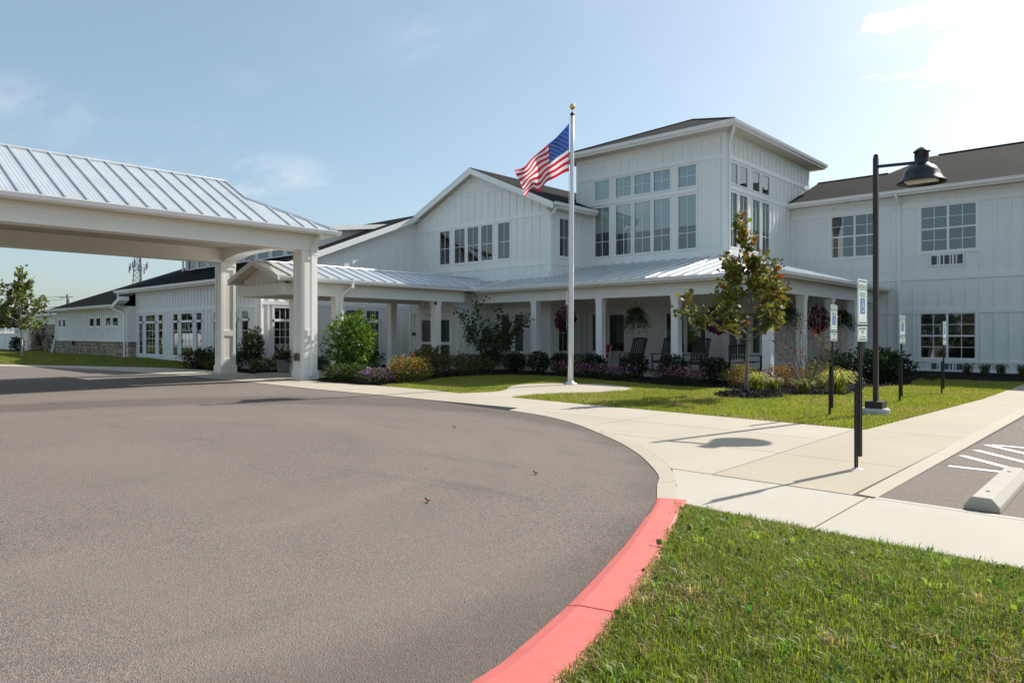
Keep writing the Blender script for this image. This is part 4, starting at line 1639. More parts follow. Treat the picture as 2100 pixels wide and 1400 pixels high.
for x in (-18.40, -15.21, -12.07, -8.89):
    porch_column(x, 21.36, .045, 2.82)
for y in (24.15, 26.90, 29.5):
    porch_column(-8.89, y, .045, 2.82)
porch_column(-8.89, 31.85, .045, 2.82, .3)
mb = MB()
mb.box(-22.0, -8.74, 21.215, 21.5, 2.80, 3.26)
mb.box(-8.76 - .28, -8.755, 21.5, YR, 2.80, 3.26)
mb.box(-22.0, -8.73, 21.20, 21.24, 3.12, 3.262)
mb.build('porch_beam', 'trim', B)
mb = MB()
mb.poly([(-22.0, 20.82, 3.24), (-8.25, 20.82, 3.24), (-8.25, 32.0, 3.24), (-12.2, 32.0, 3.24), (-12.2, YT, 3.24), (XG, YT, 3.24), (XG, YG, 3.24), (-22.0, YG, 3.24)])
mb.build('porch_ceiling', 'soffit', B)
EZ = 3.40
PS = .24
pz = lambda y: EZ + PS * (y - 20.8)


def p_hi(x):
    if x < -21.3:
        return (x, YG, pz(YG))
    if x < XG - .001:
        return (x, YG, pz(YG))
    if x <= XT + .001:
        return (x, YT, pz(YT))
    t = (x - XT) / (-8.23 - XT)
    y = YT + t * (20.8 - YT)
    return (x, y, pz(y))


def p_lo(x):
    if x < -21.3:
        y = 20.8 + (-21.3 - x) * (YG - 20.8) / 1.5
        return (x, min(y, YG - .01), pz(min(y, YG - .01)))
    return (x, 20.8, EZ)


metal_roof(B, 'porch_roof', -22.75, -8.26, p_lo, p_hi, breaks=(-21.3, XG, XT))


def q_lo(y):
    return (-8.23, y, EZ)


HZ = pz(YT)


def q_hi(y):
    if y < YT:
        t = (y - 20.8) / (YT - 20.8)
        return (-8.23 + t * (XT + 8.23), y, EZ + t * (HZ - EZ))
    return (XT, y, HZ)


metal_roof(B, 'porch_roof', 20.83, YR - .01, q_lo, q_hi, breaks=(YT,))
MB().tube([(-8.23, 20.8, EZ + .02), (XT, YT, HZ + .02)], .05, 6).build('hip_cap', 'metal_roof', B)
mb = MB()
mb.box(-21.3, -8.25, 20.80, 20.82, 3.22, 3.39)
mb.box(-8.27, -8.25, 20.82, YR, 3.22, 3.39)
mb.build('fascia', 'trim', B)
gutter(B, [(-21.17, 20.67, EZ + .0), (-8.1, 20.67, EZ + .0), (-8.1, YR, EZ + .0)], out=[(0, -1), (1, -1), (1, 0)])
MB().box(-21.42, -21.05, 20.52, 20.72, 3.28, 3.46).build('conductor_head', 'gutter', B)

# ================================================================== COVERED WALKWAY
WK = thing('covered_walkway', 'low gabled walkway canopy with silver metal roof leading to the entrance doors', 'canopy', (-23.1, 16, 0))
WX1, WX0, WXR, WY0, WZE = -21.3, -24.9, -23.1, 11.73, 3.42
WS = .33
vy = lambda x: 20.8 + (-21.3 - x) * (YG - 20.8) / 1.5


def w_lo(y):
    if y <= 20.8:
        return (WX1, y, WZE)
    x = WX1 - (y - 20.8) * 1.5 / (YG - 20.8)
    return (x, y, WZE + (WX1 - x) * WS)


def w_hi(y):
    return (WXR, y, WZE + (WX1 - WXR) * WS)


metal_roof(WK, 'roof', WY0, YG - .02, w_lo, w_hi, breaks=(20.8,))
wl_lo = lambda y: (WX0, y, WZE)
metal_roof(WK, 'roof', WY0, YG - .02, wl_lo, w_hi, spacing=.98)
rz_ = WZE + (WX1 - WXR) * WS
MB().tube([(WXR, WY0 - .01, rz_ + .025), (WXR, YG, rz_ + .025)], .045, 6).build('ridge_cap', 'metal_roof', WK)
# gable end: rake boards, boarded tympanum, beam
for a, b, za, zb in ((WX0, WXR, WZE, rz_), (WXR, WX1, rz_, WZE)):
    MB().slab([(a, WY0 - .02, za + .03), (b, WY0 - .02, zb + .03), (b, WY0 - .02, zb - .14), (a, WY0 - .02, za - .14)], (0, .03, 0)).build('rake_board', 'white_warm_bounce', WK)
mb = MB()
for a, b, za, zb in ((WX0, WXR, WZE, rz_), (WXR, WX1, rz_, WZE)):
    mb.poly([(a, WY0, za - .1), (b, WY0, zb - .1), (b, WY0 + .5, zb - .1), (a, WY0 + .5, za - .1)])
mb.build('soffit', 'soffit', WK)
FW = Face('A', WY0 + .45)
tw = MB()
tw.poly([FW.p(WX0 + .35, 3.2), FW.p(WX1 - .35, 3.2), FW.p(WX1 - .35, WZE), FW.p(WXR, rz_ - .1), FW.p(WX0 + .35, WZE)])
tym = tw.build('gable_wall', 'white_warm_bounce', WK)
x = WX0 + .55
while x < WX1 - .4:
    zt = rz_ - .13 - abs(x - WXR) * WS
    FW.ubox('batten', 'trim', x - .03, x + .03, 3.2, zt, .001, .02, tym)
    x += .30
mb = MB()
mb.box(WX0 + .2, WX1 - .25, WY0 + .3, WY0 + .62, 2.82, 3.20)
mb.box(-21.86, -21.55, WY0 + .62, 20.4, 2.82, 3.28)
mb.box(-24.75, -24.44, WY0 + .62, 20.4, 2.82, 3.28)
mb.build('beam', 'white_warm_bounce', WK)
mb = MB()
mb.poly([(WX0 + .1, WY0 + .5, 3.27), (WX1 - .1, WY0 + .5, 3.27), (WX1 - .1, 20.43, 3.27), (WX0 + .1, 20.43, 3.27)])
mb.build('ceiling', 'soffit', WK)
MB().box(WX1 - .02, WX1, WY0, 20.8, 3.26, 3.41).build('fascia', 'white_warm_bounce', WK)
gutter(WK, [(WX1 + .13, WY0, 3.40), (WX1 + .13, 20.68, 3.40)], out=(1, 0))
gutter(WK, [(WX0 - .13, WY0, 3.40), (WX0 - .13, 20.43, 3.40)], out=(-1, 0))
for x, y in ((-21.7, 14.25), (-21.7, 18.93), (-24.6, 14.25), (-24.6, 18.93)):
    h = .15
    mb = MB()
    mb.box(x - h, x + h, y - h, y + h, 0, 2.84)
    mb.box(x - h - .025, x + h + .025, y - h - .025, y + h + .025, 0, .2)
    mb.box(x - h - .02, x + h + .02, y - h - .02, y + h + .02, 2.66, 2.83)
    mb.build('column', 'white_warm_bounce', WK)
downspout(WK, [(-21.22, 14.6, 3.3), (-21.22, 14.58, 3.16), (-21.42, 14.4, 2.95), (-21.48, 14.3, 2.8), (-21.48, 14.28, .15)], .06)
MB().lathe([(0, -.06), (.05, -.05), (.06, 0), (.04, .08), (0, .09)], (-21.5, 18.75, 2.72), 10).build('camera_dome', 'black_metal', WK)

# ================================================================== PORTE-COCHERE
PC = thing('porte_cochere', 'tall drive-through canopy on panelled white columns with silver standing-seam roof', 'canopy', (-23.4, 12, 0))
PX1, PX0, PXR, PZE = -20.0, -26.9, -23.45, 4.88
PY1, PY0 = 13.1, -4.0
GY = 10.95
RKX = -22.0
PSL = .52
pzr = PZE + (PX1 - PXR) * PSL


def c_hi(y):
    if y <= GY:
        return (PXR, y, pzr)
    t = (y - GY) / (PY1 - GY)
    x = RKX + t * (PX1 - RKX)
    return (x, y, PZE + (PX1 - x) * PSL)


def c_lo(y):
    return (PX1, y, PZE)


def c_hi2(y):
    if y <= GY - .005:
        return (PXR, y, pzr)
    return c_hi(max(y, GY + .001))


s_first = PY0
metal_roof(PC, 'roof', 4.31 - .49 * 16, GY - .004, c_lo, lambda y: (PXR, y, pzr))
metal_roof(PC, 'roof', GY + .004, PY1 - .03, c_lo, lambda y: c_hi(max(y, GY + .001)), spacing=.49)
# far slope and end hip, gablet
mb = MB()
zk = PZE + (PX1 - RKX) * PSL
RKX2 = 2 * PXR - RKX
yb = 4.31 - .49 * 16
mb.slab([(PX0, yb, PZE), (PX0, GY, PZE), (PXR, GY, pzr), (PXR, yb, pzr)], (0, 0, -.06))
mb.slab([(PX0, GY, PZE), (PX0, PY1, PZE), (RKX2, GY, zk)], (0, 0, -.06))
mb.slab([(PX0, PY1, PZE), (PX1, PY1, PZE), (RKX, GY, zk), (RKX2, GY, zk)], (0, 0, -.06))
mb.build('roof', 'metal_roof', PC)
mb = MB()
mb.poly([(RKX2, GY - .02, zk), (RKX, GY - .02, zk), (PXR, GY - .02, pzr - .03)])
mb.poly([(PX0, yb + .3, PZE), (PX1, yb + .3, PZE), (PXR, yb + .3, pzr)])
mb.build('gablet', 'siding', PC)
cap = MB()
cap.tube([(PXR, yb, pzr + .03), (PXR, GY + .03, pzr + .03)], .05, 6)
cap.tube([(PXR, GY + .02, pzr + .02), (RKX, GY + .02, zk + .02)], .045, 6)
cap.tube([(PXR, GY + .02, pzr + .02), (RKX2, GY + .02, zk + .02)], .045, 6)
cap.tube([(RKX, GY, zk + .02), (PX1 + .02, PY1 + .02, PZE + .02)], .045, 6)
cap.tube([(RKX2, GY, zk + .02), (PX0, PY1, PZE + .02)], .045, 6)
cap.build('ridge_cap', 'metal_roof', PC)
# eaves
mb = MB()
mb.box(PX1 - .02, PX1, yb, PY1, PZE - .18, PZE - .02)
mb.box(PX0, PX0 + .02, yb, PY1, PZE - .18, PZE - .02)
mb.box(PX0, PX1, PY1 - .02, PY1, PZE - .18, PZE - .02)
mb.build('fascia', 'white_warm_bounce', PC)
gutter(PC, [(PX1 + .14, yb, PZE - .01), (PX1 + .14, PY1 + .14, PZE - .01), (PX0 - .14, PY1 + .14, PZE - .01)], out=[(1, 0), (1, 1), (0, 1)], w=.14, h=.14)
mb = MB()
mb.poly([(PX0, yb, PZE - .17), (PX1, yb, PZE - .17), (PX1, PY1, PZE - .17), (PX0, PY1, PZE - .17)])
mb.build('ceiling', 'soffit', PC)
# beams on three sides, the end one with a shallow arch
mb = MB()
mb.box(-20.88, -20.34, -1.5, 12.62, 4.20, 4.71)
mb.box(-20.345, -20.32, -1.5, 12.66, 4.60, 4.712)
mb.box(-20.35, -20.325, -1.5, 12.64, 4.20, 4.32)
mb.box(-26.66, -26.12, -1.5, 12.62, 4.20, 4.71)
mb.box(-26.125, -26.10, -1.5, 12.1, 4.20, 4.32)
n = 16
xa, xb = -26.12, -20.88
arc = []
for i in range(n + 1):
    t = i / n
    zb_ = 4.20 + .26 * max(0, 1 - abs(2 * t - 1) ** 3.0)
    arc.append((xa + (xb - xa) * t, zb_))
for y in (12.08, 12.60):
    for i in range(n):
        mb.poly([(arc[i][0], y, arc[i][1]), (arc[i + 1][0], y, arc[i + 1][1]), (arc[i + 1][0], y, 4.71), (arc[i][0], y, 4.71)])
for i in range(n):
    mb.poly([(arc[i][0], 12.08, arc[i][1]), (arc[i + 1][0], 12.08, arc[i + 1][1]), (arc[i + 1][0], 12.60, arc[i + 1][1]), (arc[i][0], 12.60, arc[i][1])])
mb.build('beam', 'white_warm_bounce', PC)


def pc_column(x0, x1, y0, y1):
    mb = MB()
    # core recessed inside raised stiles, so the panels read as real recesses
    e = .028
    mb.box(x0 + e, x1 - e, y0 + e, y1 - e, 0, 4.2)
    c = .11
    for xa_, xb_ in ((x0, x0 + c), (x1 - c, x1)):
        for ya_, yb_ in ((y0, y0 + c), (y1 - c, y1)):
            mb.box(xa_, xb_, ya_, yb_, .3, 4.2)
    for za, zb in ((0.3, .55), (1.42, 1.62), (3.92, 4.2)):
        mb.box(x0 + .002, x1 - .002, y0 + .002, y1 - .002, za, zb)
    col = mb.build('column', 'white_warm_bounce', PC)
    mb = MB()
    b = .035
    mb.box(x0 - b, x1 + b, y0 - b, y1 + b, 0, .28)
    mb.box(x0 - b * .5, x1 + b * .5, y0 - b * .5, y1 + b * .5, .27, .32)
    mb.build('plinth', 'white_warm_bounce', col)
    MB().box(x0 - .012, x1 + .012, y0 - .012, y1 + .012, 4.08, 4.12).build('cap_moulding', 'white_warm_bounce', col)
    return col


pc_column(-20.87, -20.35, 12.03, 12.61)
pc_column(-26.65, -26.13, 12.05, 12.63)
pc_column(-20.87, -20.35, -1.45, -.87)
pc_column(-26.65, -26.13, -1.45, -.87)
downspout(PC, [(-19.95, 12.5, 4.75), (-19.97, 12.48, 4.6), (-20.2, 12.38, 4.36), (-20.27, 12.36, 4.15), (-20.27, 12.36, .12)], .065)
mb = MB()
mb.box(-20.76, -20.46, 11.99, 12.03, .62, .86)
mb.lathe([(0, 0), (.12, 0), (.12, .03), (0, .03)], (-20.76, 12.0, .73), 12)
mb.build('outlet_cover', 'bronze_plate', PC)
for y in (3.2, 7.7):
    MB().lathe([(0, -.1), (.03, -.1), (.05, -.04), (.02, 0), (0, 0)], (-23.4, y, 4.70), 10).build('sprinkler', 'bronze_plate', PC)

# ================================================================== PROPS
# ---- flagpole and flag
FPX, FPY = -12.77, 16.40
fp = thing('flagpole', 'tall tapered silver flagpole with gold ball on round concrete pad', 'flagpole', (FPX, FPY, 0))
LEAN = .055
mb = MB()
pp = []
for i in range(9):
    t = i / 8
    pp.append((FPX + cos(YAW) * LEAN * t, FPY + sin(YAW) * LEAN * t, .02 + 7.93 * t))
mb.tube(pp, [.085 - .032 * (i / 8) ** 1.2 for i in range(9)], 20)
mb.build('pole', 'white_pole', fp, smooth=True)
tx, ty = pp[-1][0], pp[-1][1]
MB().lathe([(0, 0), (.20, 0), (.20, .025), (.15, .05), (.10, .075), (.088, .11), (0, .11)], (FPX, FPY, .002), 28).build('base_collar', 'silver', fp, smooth=True)
MB().lathe([(0, 0), (.05, 0), (.075, .03), (.05, .08), (.03, .10), (.012, .13), (.012, .22), (0, .22)], (tx, ty, 7.94), 16).build('truck', 'dark_bronze', fp, smooth=True)
prof = [(.085 * sin(pi * i / 12), -.085 * cos(pi * i / 12)) for i in range(13)]
MB().lathe(prof, (tx, ty, 8.21), 20).build('ball_finial', 'gold', fp, smooth=True)
rx, ry = cos(YAW), sin(YAW)            # along-image direction
MB().tube([(tx - rx * .10, ty - ry * .10, 7.9), (tx - rx * .105, ty - ry * .105, 5.5), (FPX - rx * .11, FPY - ry * .11, 1.6)], .006, 5).build('halyard', 'flag_white', fp)
MB().box(FPX - rx * .1 - .03, FPX - rx * .1 + .03, FPY - ry * .1 - .03, FPY - ry * .1 + .03, 2.35, 2.75).build('cleat', 'silver', fp)

FN, FM = 52, 39
fwx, fwy = -sin(YAW), cos(YAW)


def flag_pt(a, b):
    """a along the fly 0..1, b down the hoist 0..1"""
    zt, zb = 7.72, 6.30
    la = a
    # top edge sags more than the bottom edge; the fly end is pinched
    ex = (1.60 * la) * (1 - b) + (1.26 * la) * b
    bulge = .14 * sin(pi * la) * (b - .3)
    sag_t = 1.50 * (la ** .92)
    sag_b = .80 * (la ** 1.1) + .10 * sin(pi * min(1, la * 1.5)) * 0
    kink = .16 * math.exp(-((la - .62) / .10) ** 2) * b
    z = (zt - sag_t) * (1 - b) + (zb - sag_b - kink) * b
    dep = .17 * sin(2 * pi * (1.35 * la - .35 * b) + .6) * la ** .7 + .10 * sin(2 * pi * (2.6 * la + .5 * b)) * la + .09 * sin(2 * pi * 1.2 * b + 4 * la) * la - .30 * la
    wob = .03 * sin(2 * pi * (3.1 * la + 1.3 * b)) * la
    ex += bulge + wob
    z += .03 * sin(2 * pi * (2.3 * la - .8 * b)) * la
    return (tx - rx * (.10 + ex) + fwx * dep, ty - ry * (.10 + ex) + fwy * dep, z)


vs = [flag_pt(i / FN, j / FM) for j in range(FM + 1) for i in range(FN + 1)]
fs, mi = [], []
for j in range(FM):
    for i in range(FN):
        a = j * (FN + 1) + i
        fs.append((a, a + 1, a + FN + 2, a + FN + 1))
        st = j * 13 // FM
        mi.append(2 if (st < 7 and i < FN * .4) else (0 if st % 2 == 0 else 1))
me = bpy.data.meshes.new('flag')
me.from_pydata(vs, [], fs)
for m in ('flag_red', 'flag_white', 'flag_blue'):
    me.materials.append(MATS[m])
me.polygons.foreach_set('material_index', mi)
me.polygons.foreach_set('use_smooth', [True] * len(fs))
me.update()
fl = bpy.data.objects.new('flag', me)
COL.objects.link(fl)
tag(fl, 'red, white and blue stars-and-stripes flag drooping from the flagpole', 'flag')
st = MB()
for r in range(9):
    for c in range(6 if r % 2 == 0 else 5):
        a = (.4 / 12) * (1 + 2 * c + (r % 2))
        b = (7 / 13) * (r + 1) / 10
        P0 = np.array(flag_pt(a, b))
        U = np.array(flag_pt(a + .01, b)) - P0
        V = np.array(flag_pt(a, b + .01)) - P0
        N_ = np.cross(U, V)
        N_ /= np.linalg.norm(N_)
        U /= np.linalg.norm(U)
        V /= np.linalg.norm(V)
        for sgn in (1, -1):
            pts = []
            for k in range(10):
                rr = .034 if k % 2 == 0 else .014
                t = pi / 2 + k * pi / 5
                pts.append(P0 + N_ * .004 * sgn + U * rr * cos(t) - V * rr * sin(t))
            st.poly([tuple(p) for p in pts])
stuff(st.build('star', 'flag_white', fl))

# ---- street lamp
LX, LY = -3.88, 14.25
lp = thing('lamp_post', 'dark bronze lamp post with bell-shaped shade on short arm', 'street lamp', (LX, LY, 0))
MB().lathe([(0, 0), (.24, 0), (.24, .10), (.225, .13), (0, .13)], (LX, LY, -.02), 32).build('footing', 'footing', lp, smooth=False)
mb = MB()
mb.box(LX - .15, LX + .15, LY - .15, LY + .15, .11, .24)
mb.build('base_cover', 'dark_bronze', lp)
mb = MB()
mb.tube([(LX, LY, .2), (LX, LY, 4.78)], .058, 4, square=True)
mb.lathe([(.043, 0), (.043, .04), (.03, .07), (0, .08)], (LX, LY, 4.78), 16)
mb.build('pole', 'dark_bronze', lp)
# arm points to the car park
ADX, ADY = .97, .243
hx, hy = LX + ADX * .74, LY + ADY * .74
MB().tube([(LX, LY, 4.62), (hx, hy, 4.62)], .035, 4, square=True).build('arm', 'lamp_black', lp)
shade_prof = [(0, .34), (.02, .335), (.07, .31), (.10, .285), (.135, .255), (.14, .245), (.115, .24), (.118, .05), (.125, .03), (.15, .01), (.23, -.04), (.29, -.12), (.315, -.20), (.325, -.21), (.345, -.25), (.40, -.30), (.405, -.315), (.39, -.315), (.33, -.265), (.30, -.2), (.2, -.06), (0, -.03)]
MB().lathe(shade_prof, (hx, hy, 4.56), 40).build('lamp_shade', 'lamp_black', lp, smooth=True)
MB().box(hx - .25, hx + .25, hy - .13, hy + .13, 4.258, 4.29).build('led_lens', 'lens', lp)


# ---- parking signs
def text_mesh(body, size):
    cu = bpy.data.curves.new('lettering', 'FONT')
    cu.body = body
    cu.size = size
    cu.align_x = 'CENTER'
    cu.align_y = 'CENTER'
    ob = bpy.data.objects.new('lettering', cu)
    COL.objects.link(ob)
    dg = bpy.context.evaluated_depsgraph_get()
    me = bpy.data.meshes.new_from_object(ob.evaluated_get(dg))
    bpy.data.objects.remove(ob)
    bpy.data.curves.remove(cu)
    me.materials.clear()
    return me


TXT = {k: text_mesh(k, 1.0) for k in ('RESERVED', 'PARKING', 'VAN', 'ACCESSIBLE')}
for m_ in TXT.values():
    m_.materials.append(MATS['sign_green'])


def rrect(w, h, r, n=5):
    pts = []
    for cx, cy, a0 in ((w / 2 - r, h / 2 - r, 0), (-w / 2 + r, h / 2 - r, pi / 2), (-w / 2 + r, -h / 2 + r, pi), (w / 2 - r, -h / 2 + r, 3 * pi / 2)):
        for k in range(n + 1):
            t = a0 + pi / 2 * k / n
            pts.append((cx + r * cos(t), cy + r * sin(t)))
    return pts


SW, SH, SH2 = .345, .50, .165


def sign_panel(parent, z, w, h, kind):
    """flat plate facing +X in local coordinates, y to the right when seen from the front is +y"""
    mb = MB()
    mb.slab([(.006, y, zz_ + z) for y, zz_ in rrect(w, h, .035)], (-.006, 0, 0))
    p = mb.build('sign_plate' if kind == 'main' else 'rider_plate', 'sign_white', None)
    p.parent = parent
    bd = MB()
    for sz in (1, -1):
        bd.box(.0065, .0085, -w / 2 + .035, w / 2 - .035, z + sz * (h / 2 - .022) - .007, z + sz * (h / 2 - .022) + .007)
    thin = [(w / 2 - .012), ]
    for sy in (1, -1):
        bd.box(.0065, .0085, sy * (w / 2 - .014) - .0025, sy * (w / 2 - .014) + .0025, z - h / 2 + .03, z + h / 2 - .03)
    b = bd.build('border', 'sign_green', None)
    b.parent = p

    def txt(key, size, zc, wid):
        o = bpy.data.objects.new('lettering', TXT[key])
        COL.objects.link(o)
        o.parent = p
        o.rotation_euler = (pi / 2, 0, pi / 2)
        o.location = (.008, 0, z + zc)
        o.scale = (wid, size, 1)
    if kind == 'main':
        txt('RESERVED', .095, .155, .062)
        txt('PARKING', .085, .075, .052)
        bl = MB()
        bl.slab([(.0075, y, zz_ + z - .045) for y, zz_ in rrect(.165, .17, .012)], (-.001, 0, 0))
        q = bl.build('symbol_panel', 'sign_blue', None)
        q.parent = p
        wc = MB()
        zc = z - .045
        X_ = .0092

        def disc(cy, cz, r, n=14):
            wc.poly([(X_, cy + r * cos(2 * pi * k / n), cz + r * sin(2 * pi * k / n)) for k in range(n)])

        def bar(a, b, w_=.012):
            dy, dz = b[0] - a[0], b[1] - a[1]
            L = sqrt(dy * dy + dz * dz)
            ny, nz_ = -dz / L * w_ / 2, dy / L * w_ / 2
            wc.poly([(X_, a[0] + ny, a[1] + nz_), (X_, a[0] - ny, a[1] - nz_), (X_, b[0] - ny, b[1] - nz_), (X_, b[0] + ny, b[1] + nz_)])
        disc(-.012, zc + .060, .011)
        bar((-.012, zc + .05), (-.006, zc - .002), .014)
        bar((-.010, zc + .024), (.022, zc + .024))
        bar((-.008, zc), (.026, zc), .013)
        bar((.026, zc + .004), (.040, zc - .042), .012)
        bar((.038, zc - .044), (.054, zc - .038), .011)
        n = 20
        for k in range(n):
            t0, t1 = radians(120) + radians(230) * k / n, radians(120) + radians(230) * (k + 1) / n
            c0 = (-.004, zc - .022)
            wc.poly([(X_, c0[0] + r * cos(t), c0[1] + r * sin(t)) for r, t in ((.036, t0), (.047, t0), (.047, t1), (.036, t1))])
        s = wc.build('wheelchair_symbol', 'sign_white', None)
        s.parent = p
    else:
        txt('VAN', .06, .022, .055)
        txt('ACCESSIBLE', .034, -.032, .038)
    bo = MB()
    for sz in (1, -1):
        bo.lathe([(0, .004), (.01, 0)], (0, 0, 0), 8)
        vs_ = bo.v[-16:]
        bo.v[-16:] = [(v[2] + .0085, v[0], v[1] + z + sz * (h / 2 - .055)) for v in vs_]
    b = bo.build('bolt', 'silver', None)
    b.parent = p
    return p


def parking_sign(label):
    t = thing('parking_sign', label, 'sign', (0, 0, 0), 'accessible parking signs')

    def chan(name, z0, z1, dx):
        mb = MB()
        prof = [(-.030, -.014), (-.030, -.006), (-.013, -.006), (-.009, .018), (.009, .018), (.013, -.006), (.030, -.006), (.030, -.014), (.018, -.014), (.013, .010), (-.013, .010), (-.018, -.014)]
        prof = [(a, b) for a, b in prof]
        n = len(prof)
        vs = [(dx - b, a, z0) for a, b in prof] + [(dx - b, a, z1) for a, b in prof]
        fs = [(k, (k + 1) % n, n + (k + 1) % n, n + k) for k in range(n)] + [tuple(range(n)), tuple(range(2 * n - 1, n - 1, -1))]
        mb.add(vs, fs)
        o = mb.build(name, 'black_metal', None)
        o.parent = t
    chan('ground_stub', -.05, .95, -.062)
    chan('post', .14, 2.04, -.02)
    sign_panel(t, 2.10 - SH / 2, SW, SH, 'main')
    sign_panel(t, 2.10 - SH - .02 - SH2 / 2, SW, SH2, 'rider')
    return t


s0 = parking_sign('reserved parking sign on black post at the pavement corner, nearest the camera')
spots = [((-2.405, 8.32), 1.0, 0, .0, None),
         ((-4.37, 13.41), .965, .02, -.03, 'reserved parking sign on black post standing in the lawn left of the lamp post'),
         ((-4.12, 17.13), .905, .08, .025, 'reserved parking sign just right of the lamp post, third back from the corner'),
         ((-3.92, 20.2), .86, .02, .0, 'farthest reserved parking sign, in front of the ground-floor window')]
for i, ((x, y), sc, rz, tilt, lab) in enumerate(spots):
    t = s0 if i == 0 else copy_tree(s0)
    t.location = (x, y, 0)
    t.scale = (1, 1, sc)
    t.rotation_euler = (tilt * .6, 0, -rz)
    if lab:
        t['label'] = lab
MB().lathe([(0, 0), (.075, 0), (.05, .008), (.035, .014), (0, .014)], (-2.46, 8.32, 0), 12).build('post_grout', 'footing', None)
bpy.data.objects['post_grout'].parent = s0
bpy.data.objects['post_grout'].location = (2.405, -8.32, 0)

# ---- wheel stop
mb = MB()
prof = [(-.135, 0), (-.135, .035), (-.075, .118), (.065, .118), (.125, .05), (.13, 0)]
y0, y1 = 7.10, 8.95
xc = -1.10
n = len(prof)
vs = []
for y in (y0, y1):
    vs += [(xc + a, y, b - .013) for a, b in prof]
mb.add(vs, [(k, (k + 1) % n, n + (k + 1) % n, n + k) for k in range(n)] + [tuple(range(n - 1, -1, -1)), tuple(range(n, 2 * n))])
ws = mb.build('wheel_stop', 'concrete_white')
bv = ws.modifiers.new('bevel', 'BEVEL')
bv.width = .008
bv.segments = 2
tag(ws, 'pale concrete wheel stop at the head of the parking bay', 'wheel stop')
for y in (7.42, 8.62):
    MB().lathe([(0, 0), (.017, 0), (.019, .003), (0, .004)], (xc - .005, y, .1055), 12).build('anchor_hole', 'black_metal', ws)


# ---- rocking chairs
def rocking_chair(label):
    t = thing('rocking_chair', label, 'chair', (0, 0, 0), 'rocking chairs on the porch')

    def part(name, mb, mat='dark_wood'):
        o = mb.build(name, mat, None)
        o.parent = t
        return o
    # local: faces -y ; seat at .42
    mb = MB()
    for k in range(6):
        y = -.24 + k * .088
        mb.box(-.27, .27, y, y + .072, .40 - k * .012, .42 - k * .012)
    part('seat', mb)
    back = MB()
    lean = .30

    def bp(x, u):
        return (x, .24 + u * lean, .38 + u * .80)
    for x in (-.27, .27):
        a, b = bp(x, -.1), bp(x, 1.0)
        back.tube([a, b], .03, 4, square=True)
    for u in (.08,):
        a, b = bp(-.27, u), bp(.27, u)
        back.tube([a, b], .03, 4, square=True)
    # crest rail, slightly arched
    back.tube([bp(-.30, .95), bp(-.15, .985), bp(0, 1.0), bp(.15, .985), bp(.30, .95)], .045, 4, square=True)
    bk = part('backrest', back)
    for k in range(5):
        x = -.19 + k * .095
        s_ = MB()
        p0, p1 = bp(x, .08), bp(x, .95)
        s_.slab([(p0[0] - .032, p0[1], p0[2]), (p0[0] + .032, p0[1], p0[2]), (p1[0] + .032, p1[1], p1[2]), (p1[0] - .032, p1[1], p1[2])], (0, .018, 0))
        o = s_.build('back_slat', 'dark_wood', None)
        o.parent = bk
    for x in (-.30, .30):
        mb = MB()
        mb.box(x - .045, x + .045, -.32, .34, .62, .645)
        part('armrest', mb)
        mb = MB()
        mb.tube([(x, -.26, .06), (x, -.26, .62)], .027, 4, square=True)
        part('leg', mb)
        mb = MB()
        mb.tube([(x * .95, .22, .06), (x * .95, .25, .45)], .027, 4, square=True)
        part('leg', mb)
        mb = MB()
        mb.tube([(x, -.46, .10), (x, -.25, .045), (x, 0, .025), (x, .25, .045), (x, .5, .11)], .026, 4, square=True)
        part('rocker', mb)
    mb = MB()
    mb.box(-.28, .28, -.275, -.245, .33, .40)
    part('apron', mb)
    mb = MB().box(-.28, .28, .20, .23, .28, .36)
    part('apron', mb)
    return t


rc = rocking_chair('dark wooden rocking chair left of the middle fern, first in the porch row')
for i, (x, y, rz, lab) in enumerate([(-15.2, 23.4, .05, None), (-13.75, 23.4, .0, 'dark wooden rocking chair in the middle of the porch row, under the fern basket'), (-12.45, 23.4, -.06, 'dark wooden rocking chair half hidden behind a porch column, nearest the corner')]):
    t = rc if i == 0 else copy_tree(rc)
    t.location = (x, y, .045)
    t.rotation_euler = (0, 0, -rz)
    t.scale = (1.12, 1.12, 1.08)
    if lab:
        t['label'] = lab


def side_table(x, y, lab):
    t = thing('side_table', lab, 'table', (x, y, .045))
    for k in range(5):
        unit_box('table_slat', 'brown_wood', (x - .22 + k * .11, y, .535), (.095, .5, .025), t)
    for sx in (-.21, .21):
        for sy in (-.2, .2):
            unit_box('leg', 'brown_wood', (x + sx, y + sy, .28), (.055, .055, .48), t)
    unit_box('stretcher', 'brown_wood', (x, y, .16), (.42, .04, .05), t)
    return t


side_table(-13.2, 23.2, 'small brown slatted wooden table between two rocking chairs')

# bench on the side porch
bt = thing('bench', 'dark wooden bench in the shade behind the corner column', 'bench', (-10.9, 24.6, .045))


def bpart(name, *boxes):
    mb = MB()
    for b in boxes:
        mb.box(*b)
    return mb.build(name, 'dark_wood', bt)


for k in range(4):
    bpart('seat_slat', (-11.25 + k * .11, -11.16 + k * .11, 23.9, 25.4, .44, .465))
for k in range(7):
    bpart('back_slat', (-11.38, -11.36, 23.98 + k * .22, 24.09 + k * .22, .55, 1.02))
bpart('top_rail', (-11.40, -11.34, 23.88, 25.42, 1.02, 1.10))
for yy in (23.92, 25.36):
    bpart('leg', (-11.4, -11.34, yy - .03, yy + .03, .045, 1.05))
    bpart('leg', (-10.85, -10.79, yy - .03, yy + .03, .045, .66))
    bpart('armrest', (-11.36, -10.76, yy - .04, yy + .04, .66, .69))

